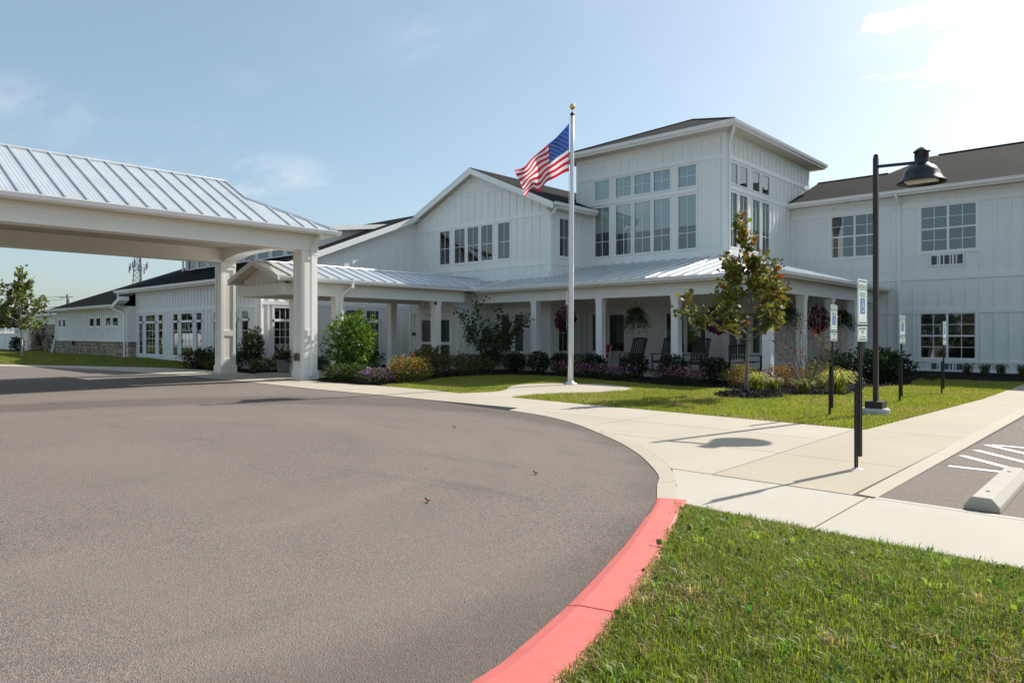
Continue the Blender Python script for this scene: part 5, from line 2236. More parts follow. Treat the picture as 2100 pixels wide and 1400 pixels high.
# white garden chair with a red cushion
ct = thing('garden_chair', 'white metal garden chair with bright red back cushion', 'chair', (-17.4, 24.4, .045))
mb = MB()
for sx in (-.28, .28):
    x = -17.4 + sx
    mb.tube([(x, 24.12, .05), (x, 24.10, .42), (x, 24.14, .62), (x, 24.3, .68), (x, 24.6, .66), (x, 24.7, .5), (x, 24.72, .05)], .02, 8)
mb.tube([(-17.68, 24.12, .42), (-17.12, 24.12, .42)], .02, 8)
mb.tube([(-17.68, 24.65, .44), (-17.68, 24.82, 1.0), (-17.12, 24.82, 1.0), (-17.12, 24.65, .44)], .02, 8)
mb.build('frame', 'vinyl', ct, smooth=True)
mb = MB().box(-17.66, -17.14, 24.1, 24.66, .40, .46)
mb.build('seat', 'vinyl', ct)
mb = MB()
mb.slab([(-17.66, 24.60, .46), (-17.14, 24.60, .46), (-17.14, 24.78, 1.02), (-17.66, 24.78, 1.02)], (0, -.09, .02))
cu = mb.build('cushion', 'red_cloth', ct)
bv = cu.modifiers.new('bevel', 'BEVEL')
bv.width = .035
bv.segments = 3

# silver milk can by the entrance bed
mc = thing('milk_can', 'small silver milk can standing in the bed by the entrance', 'can', (-21.1, 20.1, 0))
MB().lathe([(0, 0), (.13, 0), (.14, .02), (.14, .30), (.09, .40), (.085, .46), (.11, .48), (.11, .52), (.05, .55), (0, .56)], (-21.1, 20.1, 0), 20).build('body', 'silver', mc, smooth=True)
for sg in (1, -1):
    MB().tube([(-21.1 + sg * .12, 20.1, .36), (-21.1 + sg * .19, 20.1, .38), (-21.1 + sg * .19, 20.1, .30), (-21.1 + sg * .14, 20.1, .27)], .012, 6).build('handle', 'silver', mc)

# ---- far left: vinyl fence, neighbour, mast, utility pole
ft = thing('vinyl_fence', 'white vinyl privacy fence with lattice top at the far left', 'fence', (-66, 14.5, 0))
for k in range(7):
    x = -65.0 - 2.4 * k
    unit_box('fence_post', 'vinyl', (x, 14.6, 1.0), (.14, .14, 2.0), ft)
    unit_box('rail', 'vinyl', (x - 1.2, 14.6, 1.46), (2.26, .06, .12), ft)
    unit_box('rail', 'vinyl', (x - 1.2, 14.6, 1.90), (2.26, .06, .1), ft)
    unit_box('rail', 'vinyl', (x - 1.2, 14.6, .12), (2.26, .06, .14), ft)
    for b in range(8):
        unit_box('plank', 'vinyl', (x - .21 - b * .2825, 14.6 + .004 * (b % 2), .80), (.275, .03, 1.24), ft)
    lt = MB()
    for q in range(17):
        a = x - .07 - q * .14
        for sg in (1, -1):
            p0, p1 = (a, 1.52 if sg > 0 else 1.85), (a - .33, 1.85 if sg > 0 else 1.52)
            if p1[0] < x - 2.33:
                continue
            lt.slab([(p0[0] - .02, 14.6 + .006 * sg, p0[1]), (p0[0] + .02, 14.6 + .006 * sg, p0[1]), (p1[0] + .02, 14.6 + .006 * sg, p1[1]), (p1[0] - .02, 14.6 + .006 * sg, p1[1])], (0, .008, 0))
    lt.build('lattice', 'vinyl', ft)

nb = thing('neighbour_house', 'dark-roofed red brick house with green awning beyond the far left fence', 'house', (-100, 30, 0))
MB().box(-112, -86, 25, 37, 0, 2.9).build('wall', 'brick_far', nb)
mb = MB()
mb.slab([(-113.5, 23.8, 2.7), (-84.5, 23.8, 2.7), (-90, 31, 5.6), (-108, 31, 5.6)], (0, 0, -.15))
mb.slab([(-108, 31, 5.6), (-90, 31, 5.6), (-84.5, 38, 2.7), (-113.5, 38, 2.7)], (0, 0, -.15))
mb.slab([(-84.5, 23.8, 2.7), (-84.5, 38, 2.7), (-90, 31, 5.6)], (0, 0, -.15))
mb.build('roof', 'roof_far', nb)
MB().slab([(-108, 24.9, 2.4), (-98, 24.9, 2.4), (-98, 23.6, 1.8), (-108, 23.6, 1.8)], (0, 0, -.5)).build('awning', 'green_awning', nb)
for k in range(4):
    MB().box(-96.5 + k * 2.6, -95.0 + k * 2.6, 24.95, 25.0, .9, 2.1).build('window', 'louver', nb)

# radio mast: u ~ 284 px, far behind
RMX, RMY = -232.0, 80.9
rmast = thing('radio_mast', 'grey three-legged lattice radio mast rising behind the left wing roof', 'mast', (RMX, RMY, 0))
legs = []
for k in range(3):
    t = 2 * pi * k / 3 + .35
    legs.append((cos(t), sin(t)))
HT = 36.0
for lx, ly in legs:
    MB().tube([(RMX + lx * 2.2, RMY + ly * 2.2, 0), (RMX + lx * .6, RMY + ly * .6, HT)], .15, 6).build('leg', 'mast_grey', rmast)
br = MB()
nb_ = 24
for i in range(nb_):
    z0, z1 = HT * i / nb_, HT * (i + 1) / nb_
    r0, r1 = 2.2 - 1.6 * z0 / HT, 2.2 - 1.6 * z1 / HT
    for k in range(3):
        a, b = legs[k], legs[(k + 1) % 3]
        br.tube([(RMX + a[0] * r0, RMY + a[1] * r0, z0), (RMX + b[0] * r1, RMY + b[1] * r1, z1)], .05, 4, cap=False)
        br.tube([(RMX + b[0] * r0, RMY + b[1] * r0, z0), (RMX + a[0] * r1, RMY + a[1] * r1, z1)], .05, 4, cap=False)
        br.tube([(RMX + a[0] * r1, RMY + a[1] * r1, z1), (RMX + b[0] * r1, RMY + b[1] * r1, z1)], .05, 4, cap=False)
br.build('lattice_bracing', 'mast_grey', rmast)
for k in range(9):
    t = 2 * pi * k / 9
    r = 2.5
    z = 20.2 + (k % 3) * .8
    mb = MB()
    mb.box(RMX + cos(t) * r - .13, RMX + cos(t) * r + .13, RMY + sin(t) * r - .13, RMY + sin(t) * r + .13, z, z + 2.0)
    mb.tube([(RMX, RMY, z + 1.0), (RMX + cos(t) * r, RMY + sin(t) * r, z + 1.0)], .05, 4)
    mb.build('antenna', 'mast_grey', rmast)

# utility pole and wires: u ~ 138
UX, UY = -150.0, 39.9
up = thing('utility_pole', 'wooden utility pole with crossarm above the far left roof', 'utility pole', (UX, UY, 0))
MB().tube([(UX, UY, 0), (UX, UY, 8.9)], [.22, .15], 8).build('pole', 'bark_grey', up)
MB().tube([(UX - 1.3, UY - .9, 8.25), (UX + 1.0, UY + .7, 8.35)], .09, 4, square=True).build('crossarm', 'bark_grey', up)
MB().lathe([(0, 0), (.25, 0), (.25, .8), (0, .8)], (UX + .35, UY + .2, 7.2), 10).build('transformer', 'footing', up)
for k, z in enumerate((8.5, 8.3, 7.4)):
    pts = []
    for i in range(13):
        t = i / 12
        pts.append((UX - 60 * t - .5 * k, UY - 22 * t - .4 * k, z - .4 * k + 2.0 * t - 4.2 * t * (1 - t)))
    MB().tube(pts, .035, 4).build('wire', 'black_metal', up)

# ---- white cars on the road beyond the left edge (they show in the window reflections)
def car(x, y, rz, lab):
    t = thing('parked_car', lab, 'car', (0, 0, 0), 'white cars on the side road')

    def ad(name, mb, mat, smooth=False, par=None):
        o = mb.build(name, mat, None, smooth)
        o.parent = par or t
        return o
    side = [(-2.2, .35), (-2.25, .62), (-2.15, .92), (-1.2, 1.02), (-.45, 1.50), (.9, 1.55), (1.75, 1.48), (2.12, 1.0), (2.2, .55), (2.15, .35)]
    mb = MB()
    n = len(side)
    vs = []
    for w, sgn in ((.90, -1), (.90, 1)):
        for a, z in side:
            k = .80 if z > 1.2 else 1.0
            vs.append((a, sgn * w * k, z))
    mb.add(vs, [tuple(range(n)), tuple(range(2 * n - 1, n - 1, -1))] + [(k, n + k, n + (k + 1) % n, (k + 1) % n) for k in range(n)])
    b = ad('body', mb, 'car_white')
    bv = b.modifiers.new('bevel', 'BEVEL')
    bv.width = .07
    bv.segments = 3
    for sgn in (-1, 1):
        for a0, a1 in ((-.72, .35), (.45, 1.55)):
            z0, z1 = 1.02, 1.43
            sl = .30 if a0 < 0 else 0
            q = [(a0, sgn * .905, z0), (a1, sgn * .905, z0), (a1 - (.1 if a0 > 0 else 0), sgn * .76, z1), (a0 + sl, sgn * .76, z1)]
            ad('side_window', MB().slab(q, (0, -sgn * .01, 0)), 'car_glass')
        for a in (-1.42, 1.38):
            w = MB()
            m_ = 20
            for yy in (sgn * .70, sgn * .915):
                w.add([(a + .34 * cos(2 * pi * k / m_), yy, .34 + .34 * sin(2 * pi * k / m_)) for k in range(m_)], [tuple(range(m_))])
            w.add([], [(k, (k + 1) % m_, m_ + (k + 1) % m_, m_ + k) for k in range(m_)])
            w.f[-m_:] = [(k, (k + 1) % m_, m_ + (k + 1) % m_, m_ + k) for k in range(m_)]
            wh = ad('wheel', w, 'tyre')
            rm_ = MB().add([(a + .21 * cos(2 * pi * k / m_), sgn * .92, .34 + .21 * sin(2 * pi * k / m_)) for k in range(m_)], [tuple(range(m_))])
            ad('rim', rm_, 'silver', par=wh)
        ad('headlight', MB().box(-2.26, -2.16, sgn * .82, sgn * .55, .70, .82), 'lens')
        ad('tail_light', MB().box(2.1, 2.18, sgn * .84, sgn * .66, .80, 1.05), 'red_cloth')
    ad('windscreen', MB().slab([(-1.14, -.74, 1.06), (-1.14, .74, 1.06), (-.52, .66, 1.46), (-.52, -.66, 1.46)], (.02, 0, -.03)), 'car_glass')
    t.location = (x, y, -.01)
    t.rotation_euler = (0, 0, rz)
    return t


car(-58.5, 4.2, .35, 'white car on the side road beyond the left edge, mirrored in the second window group')
car(-66.0, 2.2, .3, 'white car farther along the side road, mirrored in the first window group')

# ================================================================== PLANTING
GREEN = (.045, .085, .018)
DARK = (.016, .034, .012)


def sphere_pts(n, bias=.4):
    d = unitv(RNG.normal(size=(n, 3)))
    return d, RNG.random(n)[:, None] ** bias


def shrub(name, label, cat, x, y, rx, ry, h, n, leaf, base, alt=None, p=0.0, group=None, z0=0.0, stem='bark_dark', droop=0., lump=.16, bias=.33, var=.3, flat=.0, aspect=.55):
    t = thing(name, label, cat, (x, y, z0), group)
    d, r = sphere_pts(n, bias)
    ph = RNG.uniform(0, 6.28, 6)
    l = 1 + lump * (np.sin(3.1 * d[:, 0] + ph[0]) * np.cos(3.7 * d[:, 1] + ph[1]) + .8 * np.sin(6.3 * d[:, 0] + ph[2]) * np.sin(5.9 * d[:, 2] + ph[3]) + .6 * np.cos(9 * d[:, 1] + ph[4]) * np.sin(8 * d[:, 0] + ph[5]))[:, None]
    q = d * r * l
    zc = h * .52
    P = np.stack([x + rx * q[:, 0], y + ry * q[:, 1], z0 + zc + h * .48 * q[:, 2] * (1 - flat * (q[:, 2] < 0))], -1)
    P[:, 2] = np.maximum(P[:, 2], z0 + .03)
    leaves('foliage', P, leaf, shades(base, n, var, alt, p), 'leaf', t, out=d + np.array([0, 0, .35]), droop=droop, aspect=aspect)
    st = MB()
    for k in range(7):
        a = RNG.uniform(0, 2 * pi)
        rr = RNG.uniform(.2, .75)
        st.tube([(x, y, z0), (x + rx * rr * .4 * cos(a), y + ry * rr * .4 * sin(a), z0 + h * .4), (x + rx * rr * cos(a), y + ry * rr * sin(a), z0 + h * .78)], [.02, .013, .006], 5, cap=False)
    st.build('stem', stem, t)
    return t


def blooms(t, x, y, rx, ry, z0, z1, n, size, cols, name='bloom', dome=True):
    d = unitv(RNG.normal(size=(n, 3)) * [1, 1, .7])
    d[:, 2] = np.abs(d[:, 2])
    rr = RNG.random((n, 1)) ** .3
    P = np.stack([x + rx * d[:, 0] * rr[:, 0], y + ry * d[:, 1] * rr[:, 0], z0 + (z1 - z0) * d[:, 2] * rr[:, 0]], -1)
    A = np.array(cols, float)
    c = A[RNG.integers(0, len(A), n)] * (1 + .15 * RNG.normal(size=(n, 1))).clip(.5, 1.5)
    return leaves(name, P, size, c.clip(0, .95), 'petal', t, out=d + [0, 0, .4], aspect=.95)


def strap_plant(name, label, cat, x, y, h, n, spread, base, alt=None, p=0, group=None, width=.022, z0=0.0):
    """clump of arching strap leaves"""
    t = thing(name, label, cat, (x, y, z0), group)
    az = RNG.uniform(0, 2 * pi, n)
    L = h * RNG.uniform(.7, 1.25, n)
    sp = spread * RNG.uniform(.25, 1.1, n)
    bx, by = x + RNG.normal(size=n) * .05 * (1 + spread), y + RNG.normal(size=n) * .05 * (1 + spread)
    dx, dy = np.cos(az), np.sin(az)
    rows = []
    for u, zf, w in ((0, 0, .8), (.35, .72, 1.0), (.7, .98, .8), (1.0, .78, .12)):
        cx, cy, cz = bx + dx * sp * u ** 1.3, by + dy * sp * u ** 1.3, z0 + L * zf * (1 - .25 * (sp / spread) * u ** 2)
        rows += [np.stack([cx - dy * width * w / 2, cy + dx * width * w / 2, cz], -1), np.stack([cx + dy * width * w / 2, cy - dx * width * w / 2, cz], -1)]
    v = np.stack(rows, 1)
    np_mesh('leaf_clump', v, [(0, 1, 3, 2), (2, 3, 5, 4), (4, 5, 7, 6)], shades(base, n, .25, alt, p), 'leaf', t)
    return t


def grow(mb, p, d, L, r, lev, tips, spread=.6, up=.25, n_child=3, minr=.006, gnarl=.25, sides=6):
    """recursive limb; collects twig points"""
    segs = 4
    path, rad = [p.copy()], [r]
    q = p.copy()
    for i in range(segs):
        d = d + RNG.normal(size=3) * gnarl * .35 + np.array([0, 0, up * .15])
        d = d / np.linalg.norm(d)
        q = q + d * L / segs
        path.append(q.copy())
        rad.append(max(minr, r * (1 - .6 * (i + 1) / segs)))
    mb.tube([tuple(a) for a in path], rad, sides, cap=False)
    if lev <= 1:
        for a in path[1:]:
            tips.append((a, d))
    if lev == 0:
        return
    for k in range(n_child):
        i = RNG.integers(1, segs + 1) if lev > 1 else RNG.integers(1, segs + 1)
        nd = d + RNG.normal(size=3) * spread
        nd[2] += up
        nd /= np.linalg.norm(nd)
        grow(mb, path[i], nd, L * RNG.uniform(.5, .75), max(minr, rad[i] * .6), lev - 1, tips, spread, up, n_child, minr, gnarl, 5)


def in_crown(P, c, rr, hh):
    q = (P - c) / np.array([rr, rr, hh])
    return (q ** 2).sum(1)


def small_tree(name, label, x, y, H, trunk_h, crown_r, r0, n_leaf, leaf, base, alt, p, bark, group=None, z0=0.0, low=(), colour_fn=None, seed_dirs=9, gap=.0):
    t = thing(name, label, 'tree', (x, y, z0), group)
    mb = MB()
    tips = []
    path, rad = [], []
    for i in range(9):
        u = i / 8
        path.append(np.array([x + .05 * sin(3 * u + x), y + .05 * cos(2.5 * u), z0 + H * .93 * u]))
        rad.append(r0 * (1 - .9 * u) + .006)
    mb.tube([tuple(a) for a in path], rad, 9)
    mb.lathe([(r0 * 1.5, 0), (r0 * 1.15, .06), (r0, .16)], (path[0][0], path[0][1], z0), 9)
    nb = seed_dirs
    for k in range(nb):
        u = trunk_h / H + (1 - trunk_h / H) * (k / nb) * .86
        i = min(7, int(u * 8))
        f = u * 8 - i
        b = path[i] * (1 - f) + path[i + 1] * f
        a = k * 2.4 + RNG.uniform(-.4, .4)
        shape = sin(pi * min(1, .28 + .75 * (k / nb))) ** .8
        L = crown_r * (.35 + .75 * shape) * RNG.uniform(.8, 1.12)
        d = np.array([cos(a), sin(a), .55 + .5 * k / nb])
        d /= np.linalg.norm(d)
        grow(mb, b, d, L, r0 * .42 * (1 - .5 * k / nb), 2, tips, .55, .22, 4, .004, .22)
    for a, L, z in low:
        d = np.array([cos(a), sin(a), .35])
        d /= np.linalg.norm(d)
        grow(mb, np.array([x, y, z0 + z]), d, L, r0 * .4, 2, tips, .4, .1, 4, .004, .2)
    grow(mb, path[7], np.array([0, 0, 1.]), H * .2, r0 * .25, 2, tips, .35, .3, 4, .004, .2)
    mb.build('trunk', bark, t, smooth=True)
    T = np.array([a for a, d in tips])
    k = RNG.integers(0, len(T), n_leaf)
    P = T[k] + RNG.normal(size=(n_leaf, 3)) * crown_r * .075
    P = P[P[:, 2] > z0 + trunk_h * .75]
    n = len(P)
    if colour_fn:
        c = colour_fn(P, n)
    else:
        c = shades(base, n, .32, alt, p)
    out = P - np.array([x, y, z0 + H * .55])
    leaves('crown', P, leaf, c, 'leaf', t, out=out, droop=.35, aspect=.85)
    return t


# ---- red-tinged maple on the lawn with its mulch ring
MX, MY = -7.33, 16.35


def maple_cols(P, n):
    c = shades((.14, .155, .026), n, .3, [(.08, .11, .02), (.20, .18, .03), (.16, .10, .025)], .55)
    hot = (P[:, 2] - 2.6) * .10 + ((P[:, 0] - MX) * cos(YAW) + (P[:, 1] - MY) * sin(YAW)) * .12
    k = RNG.random(n) < (.04 + hot).clip(.02, .55)
    A = np.array([(.42, .09, .03), (.36, .05, .03), (.48, .16, .05), (.30, .12, .03)])
    c[k] = A[RNG.integers(0, 4, k.sum())] * (1 + .2 * RNG.normal(size=(k.sum(), 1))).clip(.5, 1.5)
    return c


small_tree('maple_tree', 'slender young maple with olive, orange and red leaves in the front lawn', MX, MY, 3.55, 1.40, .70, .048, 3600, .10, None, None, 0, 'bark_grey', low=((YAW + pi + .1, .95, 1.35), (YAW + .15, .75, 1.5)), colour_fn=maple_cols, seed_dirs=11)


def ring(x, y, rx, ry, h, label, n=2200):
    mb = MB()
    vs = [(x, y, h)]
    N = 40
    for j, (f, z) in enumerate(((.45, .9), (.8, .5), (1.0, 0.0))):
        for k in range(N):
            a = 2 * pi * k / N
            w = 1 + .05 * sin(3 * a + x) + .03 * sin(7 * a)
            vs.append((x + rx * f * w * cos(a), y + ry * f * w * sin(a), h * z + .002))
    fs = [(0, 1 + k, 1 + (k + 1) % N) for k in range(N)]
    for j in range(2):
        for k in range(N):
            a = 1 + j * N
            fs.append((a + k, a + N + k, a + N + (k + 1) % N, a + (k + 1) % N))
    mb.add(vs, fs)
    o = mb.build('mulch_mound', 'mulch_bed')
    tag(o, label, 'mulch')
    r = np.sqrt(RNG.random(n))
    a = RNG.uniform(0, 2 * pi, n)
    P = np.stack([x + rx * r * np.cos(a), y + ry * r * np.sin(a), h * (1 - r ** 1.6) + .012 + RNG.uniform(0, .02, n)], -1)
    c = shades((.017, .013, .011), n, .5, [(.04, .03, .025), (.07, .06, .055)], .15)
    out = np.tile([0, 0, .3], (n, 1)) + RNG.normal(size=(n, 3)) * [1, 1, .3]
    ch = leaves('bark_chips', P, .06, c, 'mulch', o, out=out, aspect=.35)
    stuff(ch)
    return o


ring(MX + .08, MY - .12, .78, .78, .09, 'round mound of black bark mulch under the maple tree')

# ---- young tree at the far left
small_tree('young_tree', 'young green tree with pale trunk on the far left lawn', -47.8, 10.4, 4.55, 1.75, .85, .065, 1900, .15, (.13, .16, .035), [(.08, .11, .025), (.18, .20, .05)], .5, 'bark_pale', seed_dirs=11, z0=.08)
ring(-47.8, 10.35, .95, .95, .12, 'mound of dark mulch round the far left young tree', 900)
bpy.data.objects['mulch_mound'].name = 'mulch_mound'

# ---- shrubs along the walkway and porch
t = shrub('pear_shrub', 'tall bright green rounded shrub beside the covered walkway', 'shrub', -20.3, 14.0, .82, .82, 2.25, 4600, .13, (.10, .175, .022), [(.14, .21, .03), (.05, .09, .016)], .5, lump=.26, bias=.5, stem='bark_pale', aspect=.42)
mb = MB()
for k in range(5):
    a = k * 1.3
    mb.tube([(-20.3 + .05 * cos(a), 14.0 + .05 * sin(a), 0), (-20.3 + .2 * cos(a), 14.0 + .2 * sin(a), .9)], [.028, .018], 6)
mb.build('trunk', 'bark_pale', t)
shrub('juniper', 'low spreading green juniper at the foot of the tall canopy column', 'shrub', -18.75, 12.75, .95, .5, .52, 3600, .09, (.045, .075, .018), [(.07, .10, .02), (.02, .04, .012)], .5, lump=.25, aspect=.3)
t = shrub('catmint', 'low clump of purple flowers between the juniper and the yellow spirea', 'flowers', -17.35, 12.75, .55, .48, .42, 1500, .06, (.07, .085, .04), None, 0)
stuff(blooms(t, -17.35, 12.75, .55, .48, .18, .50, 420, .042, [(.30, .10, .42), (.42, .16, .50), (.24, .12, .40), (.40, .12, .36)]))
t = shrub('spirea', 'mounded spirea with golden and orange leaves at the lawn edge', 'shrub', -17.0, 13.75, .72, .62, .78, 2600, .06, (.16, .165, .028), [(.28, .13, .04), (.11, .14, .024), (.22, .18, .03)], .5, lump=.22)
stuff(blooms(t, -17.0, 13.75, .68, .58, .35, .92, 150, .06, [(.42, .15, .07), (.36, .12, .06)]))
shrub('spirea', 'taller loose spirea behind the golden one, darker green and rust', 'shrub', -18.3, 15.6, .75, .7, 1.02, 2400, .065, (.075, .085, .02), [(.16, .09, .03), (.05, .065, .018)], .55, lump=.25)
shrub('spirea', 'dark green mound right of the entrance doors', 'shrub', -18.2, 17.0, .8, .7, .75, 2200, .06, (.05, .065, .016), [(.10, .085, .02)], .35)
shrub('spirea', 'low olive mound in the bed before the stone wall', 'shrub', -19.0, 18.8, .75, .6, .55, 1700, .06, (.045, .055, .016), [(.09, .08, .02)], .3)
shrub('coneflower_clump', 'loose leafy clump in the bed beside the entrance column', 'shrub', -20.1, 17.6, .6, .55, .95, 1500, .085, (.04, .065, .018), [(.20, .05, .03), (.4, .38, .33)], .12, lump=.3)

# multi-stem serviceberry
def stems_shrub(name, label, x, y, H, n_st, spread, leaf, n_leaf, base, alt, p, bark, group=None, lev=2, jitter=.06, up=.3):
    t = thing(name, label, 'shrub', (x, y, 0), group)
    mb = MB()
    tips = []
    for k in range(n_st):
        a = 2 * pi * k / n_st + RNG.uniform(-.3, .3)
        d = np.array([cos(a) * spread, sin(a) * spread, 1.0])
        d *= 1 / np.linalg.norm(d)
        grow(mb, np.array([x + .05 * cos(a), y + .05 * sin(a), 0.]), d, H * RNG.uniform(.6, .85), .018, lev, tips, .35, up, 3, .0035, .16)
    mb.build('stem', bark, t)
    T = np.array([a for a, d in tips])
    if n_leaf:
        P = T[RNG.integers(0, len(T), n_leaf)] + RNG.normal(size=(n_leaf, 3)) * jitter
        leaves('foliage', P, leaf, shades(base, n_leaf, .3, alt, p), 'leaf', t, out=P - np.array([x, y, .3]), aspect=.6)
    return t


stems_shrub('serviceberry', 'open many-stemmed dark green shrub in front of the porch windows', -19.6, 20.0, 2.0, 11, .6, .10, 3000, (.038, .062, .017), [(.065, .085, .025), (.025, .04, .012)], .5, 'bark_dark', jitter=.09)

# clipped evergreen domes along the porch
bx = [(-18.2, 19.9, .42, .78, 'dark clipped evergreen dome directly right of the serviceberry'),
      (-17.0, 19.9, .42, .82, 'dark evergreen dome left of the flagpole, second in the porch row'),
      (-15.9, 19.9, .42, .80, 'dark evergreen dome below the red-cushioned chair, just right of the flagpole'),
      (-14.45, 19.9, .44, .78, 'dark evergreen dome in front of the leftmost rocking chair'),
      (-12.75, 19.75, .47, .86, 'dark evergreen dome in front of the middle rocking chair'),
      (-11.2, 19.6, .45, .82, 'dark evergreen dome at the foot of the porch column left of the maple'),
      (-9.75, 19.5, .46, .80, 'dark evergreen dome left of the maple trunk, nearest the corner')]
for x, y, r, h, lab in bx:
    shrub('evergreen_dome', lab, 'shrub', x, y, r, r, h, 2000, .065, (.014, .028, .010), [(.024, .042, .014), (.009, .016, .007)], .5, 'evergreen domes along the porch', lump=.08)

# pink flower border in two drifts
for i, (xa, ya, xb, yb_, n, lab) in enumerate([(-15.7, 19.3, -12.2, 18.75, 9, 'long drift of pink phlox in front of the rocking chairs'), (-11.2, 18.65, -9.6, 18.6, 4, 'short drift of pink phlox left of the maple mulch')]):
    t = thing('phlox_drift', lab, 'flowers', ((xa + xb) / 2, (ya + yb_) / 2, 0), 'pink flower drifts along the porch')
    PP, DD = [], []
    m = 330 * n
    u = RNG.random(m)
    P = np.stack([xa + (xb - xa) * u + RNG.normal(size=m) * .1, ya + (yb_ - ya) * u + RNG.normal(size=m) * .2, RNG.random(m) ** .8 * (.34 + .1 * np.sin(u * 31))], -1)
    leaves('foliage', P, .07, shades((.03, .042, .018), m, .3), 'leaf', t, out=RNG.normal(size=(m, 3)) + [0, 0, 1], aspect=.35)
    m = 80 * n
    u = RNG.random(m)
    P = np.stack([xa + (xb - xa) * u + RNG.normal(size=m) * .1, ya + (yb_ - ya) * u + RNG.normal(size=m) * .22, .24 + RNG.random(m) * (.26 + .08 * np.sin(u * 31))], -1)
    A = np.array([(.36, .12, .25), (.28, .07, .19), (.42, .20, .33), (.24, .08, .2)])
    b_ = leaves('bloom', P, .05, A[RNG.integers(0, 4, m)] * (1 + .15 * RNG.normal(size=(m, 1))).clip(.5, 1.5), 'petal', t, out=RNG.normal(size=(m, 3)) + [0, 0, .5], aspect=.95)
    stuff(b_)

# corner bed in the sun
t = shrub('spirea', 'golden-orange spirea at the foot of the corner porch column', 'shrub', -8.7, 18.95, .5, .5, .62, 2000, .05, (.20, .16, .03), [(.32, .15, .05), (.14, .13, .03)], .5, lump=.25)
shrub('spirea', 'rust-red mounded spirea right of the corner porch column', 'shrub', -7.75, 19.8, .62, .55, .62, 2200, .05, (.20, .10, .045), [(.28, .10, .05), (.15, .13, .03)], .5, lump=.25)
shrub('spirea', 'yellow-green spirea behind the twiggy bush', 'shrub', -6.75, 20.1, .6, .55, .66, 2000, .05, (.17, .15, .03), [(.24, .13, .04), (.10, .12, .025)], .5, lump=.3)
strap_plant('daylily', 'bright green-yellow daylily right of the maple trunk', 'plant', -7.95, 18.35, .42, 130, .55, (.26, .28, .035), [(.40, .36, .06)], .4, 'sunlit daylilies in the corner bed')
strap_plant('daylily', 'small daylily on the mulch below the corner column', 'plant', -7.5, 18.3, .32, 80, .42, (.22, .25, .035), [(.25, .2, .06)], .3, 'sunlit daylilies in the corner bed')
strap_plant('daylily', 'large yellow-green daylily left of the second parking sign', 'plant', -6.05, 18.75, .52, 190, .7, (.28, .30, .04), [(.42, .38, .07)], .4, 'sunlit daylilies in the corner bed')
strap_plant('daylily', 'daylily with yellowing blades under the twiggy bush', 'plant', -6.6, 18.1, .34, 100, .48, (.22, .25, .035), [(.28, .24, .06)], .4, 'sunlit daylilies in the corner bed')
stems_shrub('burning_bush', 'nearly bare twiggy bush with a few red leaves beside the side porch', -6.75, 18.75, 1.62, 13, .62, .06, 330, (.17, .022, .022), [(.24, .05, .03), (.12, .02, .02), (.26, .15, .04)], .5, 'bark_grey', jitter=.05)

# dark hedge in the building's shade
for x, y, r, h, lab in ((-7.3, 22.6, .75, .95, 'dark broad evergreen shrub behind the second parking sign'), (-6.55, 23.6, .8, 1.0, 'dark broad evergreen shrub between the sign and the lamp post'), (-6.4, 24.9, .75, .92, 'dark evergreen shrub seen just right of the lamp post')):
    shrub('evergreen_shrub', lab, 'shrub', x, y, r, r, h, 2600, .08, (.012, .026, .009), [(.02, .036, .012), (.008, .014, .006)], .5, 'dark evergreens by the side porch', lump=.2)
shrub('small_shrub', 'small upright reddish shrub against the right wing beside the downspout', 'shrub', -8.15, 30.6, .34, .34, 1.0, 1000, .07, (.035, .032, .016), [(.06, .03, .018)], .4, lump=.25)
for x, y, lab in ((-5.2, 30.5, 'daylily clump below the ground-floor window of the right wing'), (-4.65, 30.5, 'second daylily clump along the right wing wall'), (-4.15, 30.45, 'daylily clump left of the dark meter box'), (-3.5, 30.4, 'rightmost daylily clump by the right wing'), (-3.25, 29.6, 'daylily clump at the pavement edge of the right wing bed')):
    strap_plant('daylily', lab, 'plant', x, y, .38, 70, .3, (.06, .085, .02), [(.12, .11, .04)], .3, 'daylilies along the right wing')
shrub('dwarf_shrub', 'tiny grey-green plant in the dark mulch right of the lamp post', 'plant', -5.35, 25.6, .22, .2, .22, 300, .05, (.05, .065, .03))

# left building bed
for x, y, rx, ry, h, base, alt, lab in ((-30.9, 13.2, .8, .6, .75, (.045, .035, .018), [(.08, .035, .02)], 'reddish dark shrub at the left end of the canopy bed'),
                                         (-29.6, 13.35, .9, .6, .9, (.03, .045, .014), [(.06, .05, .02)], 'dark green shrub left of the rear canopy column'),
                                         (-28.2, 13.4, .75, .55, 1.0, (.025, .042, .013), [(.04, .055, .016)], 'tall dark shrub touching the rear canopy column'),
                                         (-28.6, 12.95, .6, .35, .4, (.07, .085, .02), [(.12, .12, .03)], 'low yellow-green shrub before the rear canopy column')):
    shrub('bed_shrub', lab, 'shrub', x, y, rx, ry, h, 1700, .085, base, alt, .35, 'shrubs in the canopy bed', lump=.25)
shrub('upright_shrub', 'tall narrow dark shrub behind the rear canopy column', 'shrub', -26.95, 13.75, .42, .4, 1.75, 2200, .085, (.018, .032, .012), [(.03, .045, .014)], .4)
for x, y, lab in ((-26.3, 13.9, 'variegated low plant left of the window under the canopy'), (-25.9, 14.9, 'variegated low plant under the tall end window'), (-25.75, 16.0, 'variegated low plant by the grey flower pot')):
    shrub('variegated_plant', lab, 'plant', x, y, .55, .5, .5, 900, .10, (.05, .075, .03), [(.30, .32, .24), (.22, .25, .17)], .35, 'variegated plants under the canopy', lump=.25)
shrub('dark_shrub', 'dark shrub against the wall left of the entrance doors', 'shrub', -26.6, 19.0, .7, .7, .85, 1500, .08, (.018, .02, .014), [(.03, .018, .016)], .3)


